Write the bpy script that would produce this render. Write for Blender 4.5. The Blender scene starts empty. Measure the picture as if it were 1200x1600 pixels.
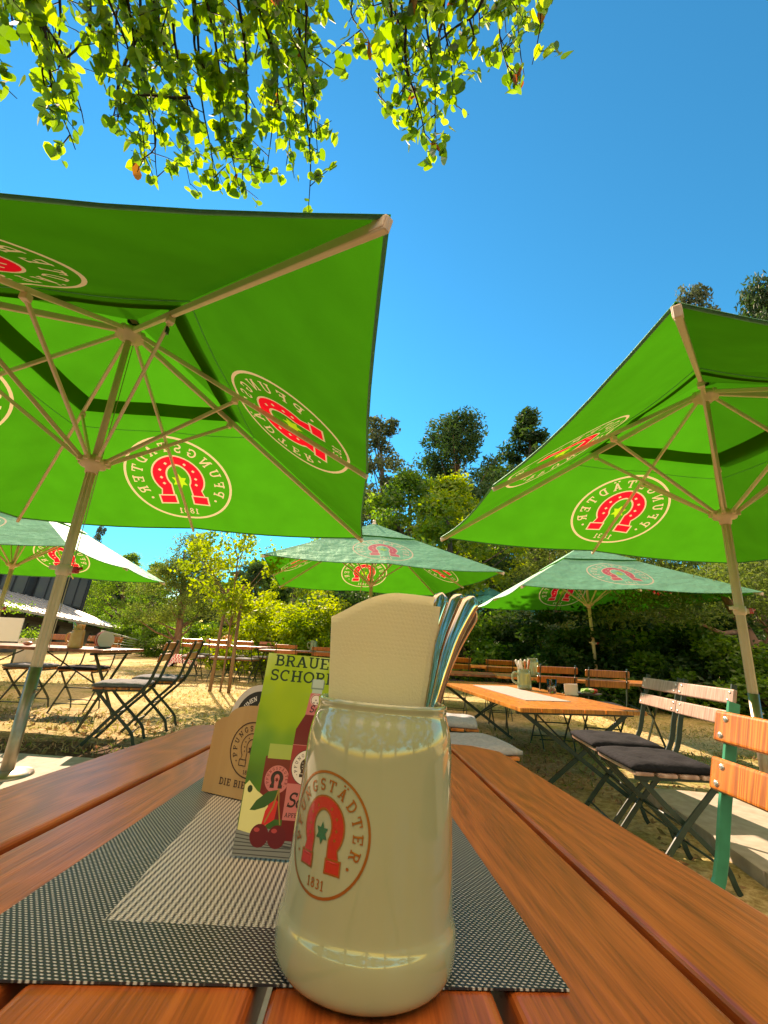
import bpy, bmesh, math, random
import numpy as np
from mathutils import Vector, Matrix
from mathutils.geometry import delaunay_2d_cdt
random.seed(7); rng = np.random.default_rng(7)
S = bpy.context.scene
COL = S.collection
PI = math.pi
R_ = math.radians

# ------------------------------------------------------------------ camera
ROLL, PITCH, FPX = R_(2.65), R_(17.6), 655.0
CZ = 0.985
CAM = Vector((0, 0, CZ))
_f = Vector((0, math.cos(PITCH), math.sin(PITCH)))
_u0 = Vector((0, -math.sin(PITCH), math.cos(PITCH))); _r0 = Vector((1, 0, 0))
_r = _r0*math.cos(ROLL) + _u0*math.sin(ROLL)
_u = _u0*math.cos(ROLL) - _r0*math.sin(ROLL)
cd = bpy.data.cameras.new('camera'); cam = bpy.data.objects.new('camera', cd); COL.objects.link(cam)
cam.matrix_world = Matrix(((_r.x, _u.x, -_f.x, 0), (_r.y, _u.y, -_f.y, 0), (_r.z, _u.z, -_f.z, CZ), (0, 0, 0, 1)))
cd.sensor_fit = 'VERTICAL'; cd.sensor_height = 36.0; cd.lens = 36.0*FPX/1600.0
cd.clip_start = 0.02; cd.clip_end = 600
S.camera = cam

# ------------------------------------------------------------------ light
FILL_CLOUD = 12.5
SUN_EL, SUN_AZ = 37.0, -25.0            # azimuth measured from +Y towards +X
w = bpy.data.worlds.new('World'); S.world = w; w.use_nodes = True
nt = w.node_tree; nt.nodes.clear()
sky = nt.nodes.new('ShaderNodeTexSky'); sky.sky_type = 'NISHITA'; sky.sun_disc = False
sky.sun_elevation = R_(SUN_EL); sky.sun_rotation = R_(SUN_AZ)
sky.altitude = 0; sky.air_density = 1.0; sky.dust_density = 0.2; sky.ozone_density = 2.5
hs = nt.nodes.new('ShaderNodeHueSaturation'); hs.inputs['Saturation'].default_value = 2.8; hs.inputs['Hue'].default_value = 0.486
bg = nt.nodes.new('ShaderNodeBackground'); bg.inputs['Strength'].default_value = 0.128
wo = nt.nodes.new('ShaderNodeOutputWorld')
nt.links.new(sky.outputs[0], hs.inputs['Color']); 
# bright warm clouds added to the unseen sky behind the camera, lifting the shade
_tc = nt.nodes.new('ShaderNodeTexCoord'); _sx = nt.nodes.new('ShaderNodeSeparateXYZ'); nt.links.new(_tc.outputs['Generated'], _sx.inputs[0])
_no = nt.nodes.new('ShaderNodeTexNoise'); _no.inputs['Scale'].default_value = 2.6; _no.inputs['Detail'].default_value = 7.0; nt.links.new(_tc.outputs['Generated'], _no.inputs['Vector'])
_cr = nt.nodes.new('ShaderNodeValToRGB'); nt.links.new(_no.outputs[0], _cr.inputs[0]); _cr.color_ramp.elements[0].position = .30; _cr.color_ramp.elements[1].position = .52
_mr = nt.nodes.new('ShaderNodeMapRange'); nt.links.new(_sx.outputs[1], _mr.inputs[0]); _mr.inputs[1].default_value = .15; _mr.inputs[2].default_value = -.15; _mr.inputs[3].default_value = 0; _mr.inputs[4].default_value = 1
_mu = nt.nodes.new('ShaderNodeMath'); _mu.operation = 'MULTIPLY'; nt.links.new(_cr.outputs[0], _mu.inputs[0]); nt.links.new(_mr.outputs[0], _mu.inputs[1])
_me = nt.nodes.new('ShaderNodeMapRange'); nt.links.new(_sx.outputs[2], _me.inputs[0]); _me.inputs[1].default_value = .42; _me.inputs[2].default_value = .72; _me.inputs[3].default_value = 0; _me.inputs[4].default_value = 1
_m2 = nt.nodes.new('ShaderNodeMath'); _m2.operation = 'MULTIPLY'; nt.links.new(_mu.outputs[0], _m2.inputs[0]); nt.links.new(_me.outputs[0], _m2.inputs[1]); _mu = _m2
_mx = nt.nodes.new('ShaderNodeMixRGB'); nt.links.new(_mu.outputs[0], _mx.inputs[0]); nt.links.new(hs.outputs[0], _mx.inputs[1]); _mx.inputs[2].default_value = (FILL_CLOUD*1.0, FILL_CLOUD*.83, FILL_CLOUD*.56, 1)
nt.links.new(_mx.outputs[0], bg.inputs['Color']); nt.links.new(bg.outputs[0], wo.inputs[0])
sl = bpy.data.lights.new('sun', 'SUN'); sl.energy = 5.0; sl.angle = R_(0.5); sl.color = (1.0, 0.93, 0.8)
so = bpy.data.objects.new('sun', sl); COL.objects.link(so)
SD = Vector((math.sin(R_(SUN_AZ))*math.cos(R_(SUN_EL)), math.cos(R_(SUN_AZ))*math.cos(R_(SUN_EL)), math.sin(R_(SUN_EL))))
so.rotation_euler = (-SD).to_track_quat('-Z', 'Y').to_euler()
S.view_settings.view_transform = 'Standard'; S.view_settings.look = 'None'
S.view_settings.exposure = 1.2; S.view_settings.gamma = 1.0
S.view_settings.use_white_balance = True; S.view_settings.white_balance_temperature = 9000; S.view_settings.white_balance_tint = 28
S.render.engine = 'CYCLES'
S.cycles.transparent_max_bounces = 12
S.cycles.max_bounces = 8

# ------------------------------------------------------------------ materials
def newmat(name):
    m = bpy.data.materials.new(name); m.use_nodes = True
    return m, m.node_tree, m.node_tree.nodes['Principled BSDF']
def N(nt, t, **kw):
    n = nt.nodes.new(t)
    for k, v in kw.items():
        if k in n.inputs: n.inputs[k].default_value = v
        else: setattr(n, k, v)
    return n
def L(nt, a, b): nt.links.new(a, b)
def ramp(nt, fac, stops):
    r = nt.nodes.new('ShaderNodeValToRGB'); L(nt, fac, r.inputs[0]); e = r.color_ramp.elements
    while len(e) < len(stops): e.new(0.5)
    for i, (p, c) in enumerate(stops): e[i].position = p; e[i].color = (*c, 1)
    return r
def math_(nt, op, a, b=None, c=None):
    n = nt.nodes.new('ShaderNodeMath'); n.operation = op
    for i, v in enumerate((a, b, c)):
        if v is None: continue
        if hasattr(v, 'links'): L(nt, v, n.inputs[i])
        else: n.inputs[i].default_value = v
    return n.outputs[0]
def mat(name, col, rough=.5, metal=0, col2=None, scale=20, bump=0, coat=0, spec=.5, stretch=None, det=6, trans=0):
    m, nt, b = newmat(name)
    b.inputs['Roughness'].default_value = rough; b.inputs['Metallic'].default_value = metal
    b.inputs['Base Color'].default_value = (*col, 1); b.inputs['Specular IOR Level'].default_value = spec
    b.inputs['Coat Weight'].default_value = coat; b.inputs['Coat Roughness'].default_value = .08
    if col2 or bump:
        tc = N(nt, 'ShaderNodeTexCoord'); mp = N(nt, 'ShaderNodeMapping')
        L(nt, tc.outputs['Object'], mp.inputs[0])
        if stretch: mp.inputs['Scale'].default_value = stretch
        no = N(nt, 'ShaderNodeTexNoise', Scale=scale, Detail=det); L(nt, mp.outputs[0], no.inputs['Vector'])
        if col2:
            r = ramp(nt, no.outputs[0], [(.32, col), (.68, col2)]); L(nt, r.outputs[0], b.inputs['Base Color'])
        if bump:
            bp = N(nt, 'ShaderNodeBump', Strength=bump, Distance=.01); L(nt, no.outputs[0], bp.inputs['Height']); L(nt, bp.outputs[0], b.inputs['Normal'])
    return m
def wood(name, dark, mid, light, scale=1.0, rough=.38, axis='Y', ring=55, slat=0.137, off=0.307, coat=.25, bump=.25, spec=.5, amp=16.0, grain=.38):
    """stained plank timber: distorted rings stretched along the plank, different on every slat"""
    m, nt, b = newmat(name)
    tc = N(nt, 'ShaderNodeTexCoord'); sx = N(nt, 'ShaderNodeSeparateXYZ'); L(nt, tc.outputs['Object'], sx.inputs[0])
    X, Y = (sx.outputs[0], sx.outputs[1]) if axis == 'Y' else (sx.outputs[1], sx.outputs[0])
    cell = math_(nt, 'FLOOR', math_(nt, 'DIVIDE', math_(nt, 'ADD', X, off), slat))
    cx = N(nt, 'ShaderNodeCombineXYZ')
    L(nt, math_(nt, 'MULTIPLY', X, 9.0*scale), cx.inputs[0])
    L(nt, math_(nt, 'ADD', math_(nt, 'MULTIPLY', Y, 1.6*scale), math_(nt, 'MULTIPLY', cell, 7.3)), cx.inputs[1])
    L(nt, cell, cx.inputs[2])
    big = N(nt, 'ShaderNodeTexNoise', Scale=1.0, Detail=2.0, Roughness=.4); L(nt, cx.outputs[0], big.inputs['Vector'])
    rg = math_(nt, 'ADD', math_(nt, 'MULTIPLY', big.outputs[0], amp), math_(nt, 'MULTIPLY', X, ring*scale*.35))
    wv = math_(nt, 'PINGPONG', rg, .5)
    lines = math_(nt, 'POWER', math_(nt, 'MULTIPLY', wv, 2.0), 1.6)
    fx = N(nt, 'ShaderNodeCombineXYZ'); L(nt, math_(nt, 'MULTIPLY', X, 420*scale), fx.inputs[0]); L(nt, math_(nt, 'MULTIPLY', Y, 14*scale), fx.inputs[1]); L(nt, cell, fx.inputs[2])
    fine = N(nt, 'ShaderNodeTexNoise', Scale=1.0, Detail=3.0); L(nt, fx.outputs[0], fine.inputs['Vector'])
    tone = N(nt, 'ShaderNodeTexNoise', Scale=3.0, Detail=2.0); L(nt, cx.outputs[0], tone.inputs['Vector'])
    f = math_(nt, 'ADD', math_(nt, 'MULTIPLY', lines, grain), math_(nt, 'ADD', math_(nt, 'ADD', math_(nt, 'MULTIPLY', math_(nt, 'SUBTRACT', fine.outputs[0], .5), .75), .21), math_(nt, 'MULTIPLY', tone.outputs[0], .3)))
    r = ramp(nt, f, [(.22, dark), (.5, mid), (.8, light)]); L(nt, r.outputs[0], b.inputs['Base Color'])
    bp = N(nt, 'ShaderNodeBump', Strength=bump, Distance=.002); L(nt, f, bp.inputs['Height']); L(nt, bp.outputs[0], b.inputs['Normal'])
    b.inputs['Roughness'].default_value = rough; b.inputs['Coat Weight'].default_value = coat; b.inputs['Coat Roughness'].default_value = .3; b.inputs['Specular IOR Level'].default_value = spec
    return m
def translucent(name, refl, trans, fac=.5, rough=.6, gloss=.06, vary=0, weave=0, scale=3, sheen=0, inner=None):
    m = bpy.data.materials.new(name); m.use_nodes = True; nt = m.node_tree; nt.nodes.clear()
    d = N(nt, 'ShaderNodeBsdfDiffuse'); t = N(nt, 'ShaderNodeBsdfTranslucent'); mx = N(nt, 'ShaderNodeMixShader', Fac=fac)
    d.inputs[0].default_value = (*refl, 1); t.inputs[0].default_value = (*trans, 1)
    g = N(nt, 'ShaderNodeBsdfGlossy', Roughness=rough); m2 = N(nt, 'ShaderNodeMixShader', Fac=gloss)
    g.inputs[0].default_value = (.72, 1, .86, 1) if sheen else (1, 1, 1, 1)
    L(nt, d.outputs[0], mx.inputs[1]); L(nt, t.outputs[0], mx.inputs[2]); L(nt, mx.outputs[0], m2.inputs[1]); L(nt, g.outputs[0], m2.inputs[2])
    if sheen:
        lw = N(nt, 'ShaderNodeLayerWeight', Blend=.35); ge = N(nt, 'ShaderNodeNewGeometry'); out_ = math_(nt, 'SUBTRACT', 1.0, ge.outputs['Backfacing']); L(nt, math_(nt, 'ADD', math_(nt, 'MULTIPLY', out_, gloss), math_(nt, 'MULTIPLY', out_, math_(nt, 'MULTIPLY', lw.outputs['Facing'], sheen))), m2.inputs[0])      # only the coated outer face shines
    o = N(nt, 'ShaderNodeOutputMaterial'); L(nt, m2.outputs[0], o.inputs[0])
    if vary:
        at = N(nt, 'ShaderNodeAttribute', attribute_name='tint')
        for src, col in ((d, refl), (t, trans)):
            h = N(nt, 'ShaderNodeHueSaturation'); h.inputs['Color'].default_value = (*col, 1)
            L(nt, math_(nt, 'ADD', math_(nt, 'MULTIPLY', at.outputs['Fac'], 2*vary), 1-vary), h.inputs['Value'])
            L(nt, math_(nt, 'ADD', math_(nt, 'MULTIPLY', at.outputs['Fac'], -.05), .525), h.inputs['Hue'])
            L(nt, h.outputs[0], src.inputs[0])
    if weave:
        tc = N(nt, 'ShaderNodeTexCoord'); no = N(nt, 'ShaderNodeTexNoise', Scale=scale, Detail=5.0); L(nt, tc.outputs['Object'], no.inputs['Vector'])
        for src, col in ((d, refl), (t, trans)):
            h = N(nt, 'ShaderNodeHueSaturation'); h.inputs['Color'].default_value = (*col, 1)
            L(nt, math_(nt, 'ADD', math_(nt, 'MULTIPLY', no.outputs[0], 2*weave), 1-weave), h.inputs['Value']); L(nt, h.outputs[0], src.inputs[0])
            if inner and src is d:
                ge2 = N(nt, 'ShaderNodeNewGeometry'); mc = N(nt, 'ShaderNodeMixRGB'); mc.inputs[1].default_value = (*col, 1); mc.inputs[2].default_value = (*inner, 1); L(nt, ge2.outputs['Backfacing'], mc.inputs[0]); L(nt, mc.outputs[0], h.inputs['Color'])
        n2 = N(nt, 'ShaderNodeTexNoise', Scale=90.0, Detail=2.0); L(nt, tc.outputs['Object'], n2.inputs['Vector'])
        n3 = N(nt, 'ShaderNodeTexNoise', Scale=4.0, Detail=2.0); L(nt, tc.outputs['Object'], n3.inputs['Vector'])
        bp = N(nt, 'ShaderNodeBump', Strength=.5, Distance=.012); L(nt, math_(nt, 'ADD', n2.outputs[0], math_(nt, 'MULTIPLY', n3.outputs[0], 9)), bp.inputs['Height'])
        for s_ in (d, g): L(nt, bp.outputs[0], s_.inputs['Normal'])
    return m

M = {}
M['table'] = wood('brown_stained_wood', (.19, .042, .011), (.38, .092, .022), (.50, .142, .034), rough=.32, coat=.1, spec=.45, ring=90, amp=9.0, grain=.22)
M['orange_wood'] = wood('orange_varnished_wood', (.28, .07, .012), (.62, .20, .025), (.78, .30, .05), scale=1.3, rough=.3, coat=.5, bump=.12)
M['orange_back'] = wood('orange_slat_wood', (.22, .05, .008), (.46, .13, .016), (.66, .23, .04), scale=1.8, rough=.28, axis='X', slat=.1, coat=.5, bump=.12)
M['brown_back'] = wood('grey_brown_slat_wood', (.24, .13, .10), (.42, .26, .20), (.54, .38, .31), scale=1.8, rough=.4, axis='X', slat=.1, coat=.2, bump=.12)
M['red_wood'] = wood('red_brown_wood', (.12, .025, .01), (.34, .085, .03), (.5, .16, .06), scale=1.3, rough=.35, coat=.4, bump=.12)
M['iron'] = mat('dark_green_painted_iron', (.012, .03, .022), .38, 0, (.02, .05, .035), 30)
M['green_iron'] = mat('bright_green_painted_iron', (.01, .22, .12), .3, 0, (.015, .28, .16), 30)
M['steel'] = mat('polished_steel', (.62, .53, .42), .07, 1)
M['rivet'] = mat('rivet_steel', (.75, .75, .74), .3, .9)
M['pole'] = mat('cream_painted_aluminium', (.64, .52, .36), .42, .0, (.70, .58, .42), 8)
M['rib'] = mat('cream_rib', (.74, .58, .42), .45, 0, (.80, .64, .48), 6)
M['sleeve'] = mat('galvanised_sleeve', (.30, .24, .17), .35, .8, (.42, .36, .28), 12)
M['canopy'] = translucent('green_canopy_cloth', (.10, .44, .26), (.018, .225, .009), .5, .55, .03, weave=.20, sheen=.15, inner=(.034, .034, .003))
M['teal_canopy'] = translucent('teal_canopy_cloth', (.03, .42, .40), (.03, .34, .27), .4, .5, .03, weave=.2, sheen=.10)
M['logo_red'] = translucent('logo_red_print', (.60, .010, .02), (.60, .012, .02), .55, .45, .02, sheen=.25)
M['logo_cream'] = translucent('logo_cream_print', (.72, .55, .34), (.42, .33, .18), .5, .45, .02, sheen=.25)
M['logo_star'] = translucent('logo_star_print', (.30, .60, .03), (.25, .42, .02), .55, .45, .02, sheen=.2)
M['glaze'] = mat('cream_glazed_stoneware', (.28, .325, .185), .05, 0, (.32, .365, .215), 9, .02, coat=.95)
M['gold'] = mat('gold_lustre', (.42, .16, .03), .28, .75, coat=.6)
M['mug_red'] = mat('enamel_red', (.42, .025, .012), .22, 0, coat=.7)
M['mug_green'] = mat('enamel_green', (.0, .12, .05), .22, 0, coat=.7)
M['black'] = mat('black_ink', (.012, .012, .010), .5)
M['cushion'] = mat('black_cushion_cloth', (.008, .009, .012), .95, 0, (.016, .017, .022), 60, .4, spec=.2)
M['grey_cushion'] = mat('grey_cushion_cloth', (.27, .28, .29), .9, 0, (.36, .37, .38), 60, .4, spec=.2)
M['slate_cushion'] = mat('slate_cushion_cloth', (.10, .11, .12), .9, 0, (.17, .18, .19), 60, .4, spec=.3)
M['bark'] = mat('bark', (.07, .045, .03), .9, 0, (.17, .12, .085), 9, .9, stretch=(1, 1, .25))
M['pine_bark'] = mat('pine_bark', (.16, .08, .05), .9, 0, (.34, .20, .14), 9, .9, stretch=(1, 1, .3))
M['stake'] = mat('stake_wood', (.16, .09, .055), .85, 0, (.27, .17, .11), 20, .4, stretch=(1, 1, .15))
M['twig'] = mat('twig_bark', (.035, .018, .012), .8)

# hanging linden leaves and the trees
M['leaf'] = translucent('backlit_linden_leaf', (.075, .17, .014), (.24, .45, .012), .64, .5, .05, vary=.5)
M['dry_leaf'] = translucent('dry_brown_leaf', (.22, .06, .015), (.55, .14, .02), .5, .6, .03, vary=.3)
M['f_dark'] = translucent('pine_needles', (.03, .085, .028), (.045, .13, .015), .35, .5, .02, vary=.55)
M['f_mid'] = translucent('mid_green_foliage', (.075, .18, .02), (.17, .38, .015), .5, .5, .03, vary=.5)
M['f_yellow'] = translucent('yellow_green_foliage', (.15, .25, .014), (.34, .50, .010), .5, .5, .03, vary=.35)
M['f_olive'] = translucent('olive_pine_needles', (.10, .16, .035), (.18, .29, .03), .45, .5, .02, vary=.5)
M['f_blue'] = translucent('bluish_foliage', (.06, .095, .05), (.10, .15, .05), .45, .5, .03, vary=.4)

# ------------------------------------------------------------------ mesh helpers
def link(o, parent=None):
    COL.objects.link(o)
    if parent: o.parent = parent
    return o
def obj(name, verts, faces, mats, parent=None, midx=None, smooth=False):
    me = bpy.data.meshes.new(name); me.from_pydata([tuple(v) for v in verts], [], faces)
    if not isinstance(mats, (list, tuple)): mats = [mats]
    for m in mats: me.materials.append(m)
    if midx is not None: me.polygons.foreach_set('material_index', midx)
    if smooth: me.polygons.foreach_set('use_smooth', [True]*len(me.polygons))
    me.update()
    return link(bpy.data.objects.new(name, me), parent)
def bobj(name, bm, mats, parent=None, smooth=False):
    me = bpy.data.meshes.new(name); bm.to_mesh(me); bm.free()
    if not isinstance(mats, (list, tuple)): mats = [mats]
    for m in mats: me.materials.append(m)
    if smooth: me.polygons.foreach_set('use_smooth', [True]*len(me.polygons))
    me.update()
    return link(bpy.data.objects.new(name, me), parent)
def tag(o, label=None, cat=None, group=None, kind=None):
    for k, v in (('label', label), ('category', cat), ('group', group), ('kind', kind)):
        if v: o[k] = v
    return o
def thing(name, label, cat, loc=(0, 0, 0), rz=0, group=None):
    o = bpy.data.objects.new(name, None); COL.objects.link(o); o.empty_display_size = .1
    o.location = loc; o.rotation_euler = (0, 0, rz)
    return tag(o, label, cat, group)
def dup(root, loc, rz, label, group=None, sc=None):
    r = root.copy(); COL.objects.link(r); r.location = loc; r.rotation_euler = (0, 0, rz); r['label'] = label
    if sc: r.scale = sc
    if group: r['group'] = group
    for ch in list(root.children):
        c = ch.copy(); COL.objects.link(c); c.parent = r
        for g in ch.children:
            d = g.copy(); COL.objects.link(d); d.parent = c
    return r
def box(bm, c, s, rot=None, bev=0, seg=2):
    m = Matrix.Translation(Vector(c)) @ (rot.to_4x4() if rot else Matrix.Identity(4)) @ Matrix.Diagonal((s[0], s[1], s[2], 1))
    r = bmesh.ops.create_cube(bm, size=1, matrix=m)
    if bev:
        es = set()
        for v in r['verts']:
            for e in v.link_edges: es.add(e)
        bmesh.ops.bevel(bm, geom=list(es), offset=bev, segments=seg, affect='EDGES', profile=.6)
def bar(bm, a, b, w, t, up=(0, 0, 1), bev=0):
    a = Vector(a); b = Vector(b); z = (b-a); l = z.length; z.normalize(); u = Vector(up)
    x = z.cross(u)
    if x.length < 1e-4: x = z.cross(Vector((1, 0, 0)))
    x.normalize(); y = z.cross(x)
    box(bm, (a+b)/2, (w, t, l), Matrix((x, y, z)).transposed(), bev, 1)
def flat(bm, P, w, t):
    """flat iron bar swept along a path that lies in an x-z plane"""
    rings = []
    for i, p in enumerate(P):
        d = (P[min(i+1, len(P)-1)]-P[max(i-1, 0)]).normalized(); n = Vector((-d.z, 0, d.x)); y = Vector((0, 1, 0))
        rings.append([bm.verts.new(p+n*a*w/2+y*b*t/2) for a, b in ((1, .8), (.85, 1), (-.85, 1), (-1, .8), (-1, -.8), (-.85, -1), (.85, -1), (1, -.8))])
    for a, b in zip(rings, rings[1:]):
        for k in range(8): bm.faces.new((a[k], a[(k+1) % 8], b[(k+1) % 8], b[k]))
    bm.faces.new(rings[0][::-1]); bm.faces.new(rings[-1]); bmesh.ops.recalc_face_normals(bm, faces=bm.faces)
def tube(bm, pts, rad, n=8, cap=True):
    pts = [Vector(p) for p in pts]
    if not isinstance(rad, (list, tuple)): rad = [rad]*len(pts)
    rings = []; px = None
    for i, p in enumerate(pts):
        d = (pts[min(i+1, len(pts)-1)]-pts[max(i-1, 0)]).normalized()
        if px is None:
            px = d.cross(Vector((0, 0, 1)))
            if px.length < 1e-3: px = d.cross(Vector((1, 0, 0)))
        px = (px - d*px.dot(d)).normalized(); py = d.cross(px)
        rings.append([bm.verts.new(p+(px*math.cos(2*PI*k/n)+py*math.sin(2*PI*k/n))*rad[i]) for k in range(n)])
    for a, b in zip(rings, rings[1:]):
        for k in range(n):
            f = bm.faces.new((a[k], a[(k+1) % n], b[(k+1) % n], b[k])); f.smooth = True
    if cap: bm.faces.new(rings[0][::-1]); bm.faces.new(rings[-1])
def lathe(bm, prof, n=64, c=(0, 0, 0)):
    rings = []
    for r, z in prof:
        if r < 1e-6: rings.append([bm.verts.new((c[0], c[1], c[2]+z))])
        else: rings.append([bm.verts.new((c[0]+r*math.cos(2*PI*k/n), c[1]+r*math.sin(2*PI*k/n), c[2]+z)) for k in range(n)])
    for a, b in zip(rings, rings[1:]):
        for k in range(n):
            k2 = (k+1) % n
            if len(a) == 1 and len(b) == 1: continue
            if len(a) == 1: f = bm.faces.new((a[0], b[k2], b[k]))
            elif len(b) == 1: f = bm.faces.new((a[k], a[k2], b[0]))
            else: f = bm.faces.new((a[k], a[k2], b[k2], b[k]))
            f.smooth = True
def smoothprof(p, n=4):
    """Catmull-Rom through profile points"""
    out = []
    for i in range(len(p)-1):
        p0, p1, p2, p3 = p[max(i-1, 0)], p[i], p[i+1], p[min(i+2, len(p)-1)]
        for k in range(n):
            t = k/n
            out.append(tuple(.5*((2*p1[j])+(-p0[j]+p2[j])*t+(2*p0[j]-5*p1[j]+4*p2[j]-p3[j])*t*t+(-p0[j]+3*p1[j]-3*p2[j]+p3[j])*t**3) for j in range(len(p1))))
    return out+[tuple(p[-1])]

# ------------------------------------------------------------------ flat artwork: painter's-order polygons -> one triangulated sheet
def art(polys, extra=(), eps=1e-6):
    """polys: [(points, key)] ; later ones lie on top. -> verts2d, [(tri, key)]"""
    vs = []; faces = []; keep = []
    for p, k in polys:
        q = []
        for v in p:
            if not q or math.hypot(v[0]-q[-1][0], v[1]-q[-1][1]) > 2e-6: q.append(v)
        if len(q) > 2 and math.hypot(q[0][0]-q[-1][0], q[0][1]-q[-1][1]) <= 2e-6: q.pop()
        if len(q) == 4:                       # order the corners of every quad round its middle
            mx, my = sum(v[0] for v in q)/4, sum(v[1] for v in q)/4; q.sort(key=lambda v: math.atan2(v[1]-my, v[0]-mx))
        ar = sum(q[i-1][0]*q[i][1]-q[i][0]*q[i-1][1] for i in range(len(q)))/2
        if abs(ar) < 1e-10: continue
        if ar < 0: q = q[::-1]
        keep.append((q, k))
    polys = keep
    for p, k in polys:
        b = len(vs); vs += [Vector((x, y)) for x, y in p]; faces.append(list(range(b, b+len(p))))
    vs += [Vector((x, y)) for x, y in extra]
    V, E, F, ov, oe, of = delaunay_2d_cdt(vs, [], faces, 1, eps, True)
    out = []
    for f, o in zip(F, of):
        if not o: continue
        out.append((f, polys[max(o)][1]))
    return V, out
def ell(cx, cy, rx, ry=None, n=48, a0=0, a1=2*PI):
    ry = ry or rx
    full = abs(a1-a0-2*PI) < 1e-6
    m = n if full else n+1
    return [(cx+rx*math.cos(a0+(a1-a0)*i/n), cy+ry*math.sin(a0+(a1-a0)*i/n)) for i in range(m)]
def quad(x0, y0, x1, y1): return [(x0, y0), (x1, y0), (x1, y1), (x0, y1)]
def thick(pts, t):
    """polyline -> list of quads with mitred joints (as one polygon)"""
    L_, R2 = [], []
    for i, (x, y) in enumerate(pts):
        if i == 0: d = (pts[1][0]-x, pts[1][1]-y)
        elif i == len(pts)-1: d = (x-pts[i-1][0], y-pts[i-1][1])
        else:
            a = (x-pts[i-1][0], y-pts[i-1][1]); b = (pts[i+1][0]-x, pts[i+1][1]-y)
            la = math.hypot(*a) or 1; lb = math.hypot(*b) or 1; d = (a[0]/la+b[0]/lb, a[1]/la+b[1]/lb)
        l = math.hypot(*d) or 1; nx, ny = -d[1]/l*t/2, d[0]/l*t/2
        L_.append((x+nx, y+ny)); R2.append((x-nx, y-ny))
    return [[L_[i], L_[i+1], R2[i+1], R2[i]] for i in range(len(pts)-1)]
def arcp(cx, cy, rx, ry, a0, a1, n=10): return [(cx+rx*math.cos(R_(a0+(a1-a0)*i/n)), cy+ry*math.sin(R_(a0+(a1-a0)*i/n))) for i in range(n+1)]
T_ = .17
def glyph(c):
    """slab-serif capitals, height 1; -> (width, polygons)"""
    P = []
    def st(pts, t=T_): P.extend(thick(pts, t))
    def sf(x0, x1, y): P.append(quad(x0, y, x1, y+.11))
    if c == 'P': st([(.2, 0), (.2, 1)]); sf(.02, .42, 0); sf(.02, .2, .89); st([(.2, .93), (.45, .93)]+arcp(.45, .69, .24, .24, 90, -90)+[(.2, .45)], .14); return .76, P
    if c == 'R': st([(.2, 0), (.2, 1)]); sf(.02, .38, 0); sf(.02, .2, .89); st([(.2, .93), (.45, .93)]+arcp(.45, .71, .22, .22, 90, -90)+[(.2, .49)], .14); st([(.45, .5), (.68, .05)]); sf(.6, .84, 0); return .84, P
    if c == 'F': st([(.2, 0), (.2, 1)]); sf(.02, .42, 0); sf(.02, .72, .87); st([(.2, .5), (.55, .5)], .13); P.append(quad(.62, .68, .72, .9)); P.append(quad(.5, .38, .58, .62)); return .76, P
    if c == 'E': st([(.2, 0), (.2, 1)]); sf(.02, .72, 0); sf(.02, .72, .87); st([(.2, .5), (.55, .5)], .13); P.append(quad(.62, .68, .72, .9)); P.append(quad(.62, .05, .72, .3)); return .78, P
    if c == 'L': st([(.2, 0), (.2, 1)]); sf(.02, .7, 0); sf(.02, .4, .89); P.append(quad(.6, .05, .7, .34)); return .74, P
    if c == 'U': st([(.2, .95), (.2, .35)]+arcp(.45, .32, .25, .25, 180, 360)+[(.7, .95)], .15); sf(.04, .38, .89); sf(.54, .86, .89); return .9, P
    if c == 'N': st([(.18, 0), (.18, 1)], .13); st([(.72, 0), (.72, 1)], .13); st([(.18, .95), (.72, .05)]); sf(.02, .34, 0); sf(.02, .2, .89); sf(.56, .88, .89); return .9, P
    if c == 'M': st([(.18, 0), (.18, 1)], .13); st([(.92, 0), (.92, 1)], .15); st([(.18, .95), (.55, .2), (.92, .95)], .15); sf(.02, .34, 0); sf(.76, 1.08, 0); sf(.02, .2, .89); sf(.92, 1.08, .89); return 1.1, P
    if c in 'GC':
        st(arcp(.48, .5, .34, .43, 50, 310, 16), .15); P.append(quad(.66, .66, .76, .95))
        if c == 'G': P.append(quad(.5, .38, .86, .49)); P.append(quad(.65, .08, .79, .45))
        return .88, P
    if c == 'S': st(arcp(.38, .71, .24, .22, 40, 270, 10)+arcp(.38, .27, .25, .22, 90, -140, 10)[1:], .15); P.append(quad(.56, .7, .65, .96)); P.append(quad(.1, .02, .19, .3)); return .7, P
    if c == 'T': st([(.42, 0), (.42, 1)]); sf(.02, .82, .88); sf(.24, .6, 0); P.append(quad(.02, .66, .12, .9)); P.append(quad(.72, .66, .82, .9)); return .84, P
    if c in 'AÄ':
        st([(.16, .03), (.45, .98)], .14); st([(.45, .98), (.76, .03)], .18); st([(.26, .32), (.66, .32)], .11); sf(0, .32, 0); sf(.58, .94, 0)
        if c == 'Ä': P.append(quad(.2, 1.1, .36, 1.26)); P.append(quad(.54, 1.1, .7, 1.26))
        return .94, P
    if c == 'D': st([(.2, 0), (.2, 1)]); sf(.02, .2, 0); sf(.02, .2, .89); st([(.2, .94), (.4, .94)]+arcp(.42, .5, .32, .44, 90, -90, 12)+[(.2, .06)], .14); return .84, P
    if c == 'B': st([(.2, 0), (.2, 1)]); sf(.02, .2, 0); sf(.02, .2, .89); st([(.2, .94), (.42, .94)]+arcp(.42, .74, .2, .2, 90, -90)+[(.2, .54)], .14); st([(.4, .53)]+arcp(.45, .29, .24, .23, 90, -90)+[(.2, .06)], .14); return .78, P
    if c == 'O': st(arcp(.48, .5, .36, .43, 0, 360, 24), .15); return .94, P
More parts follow.
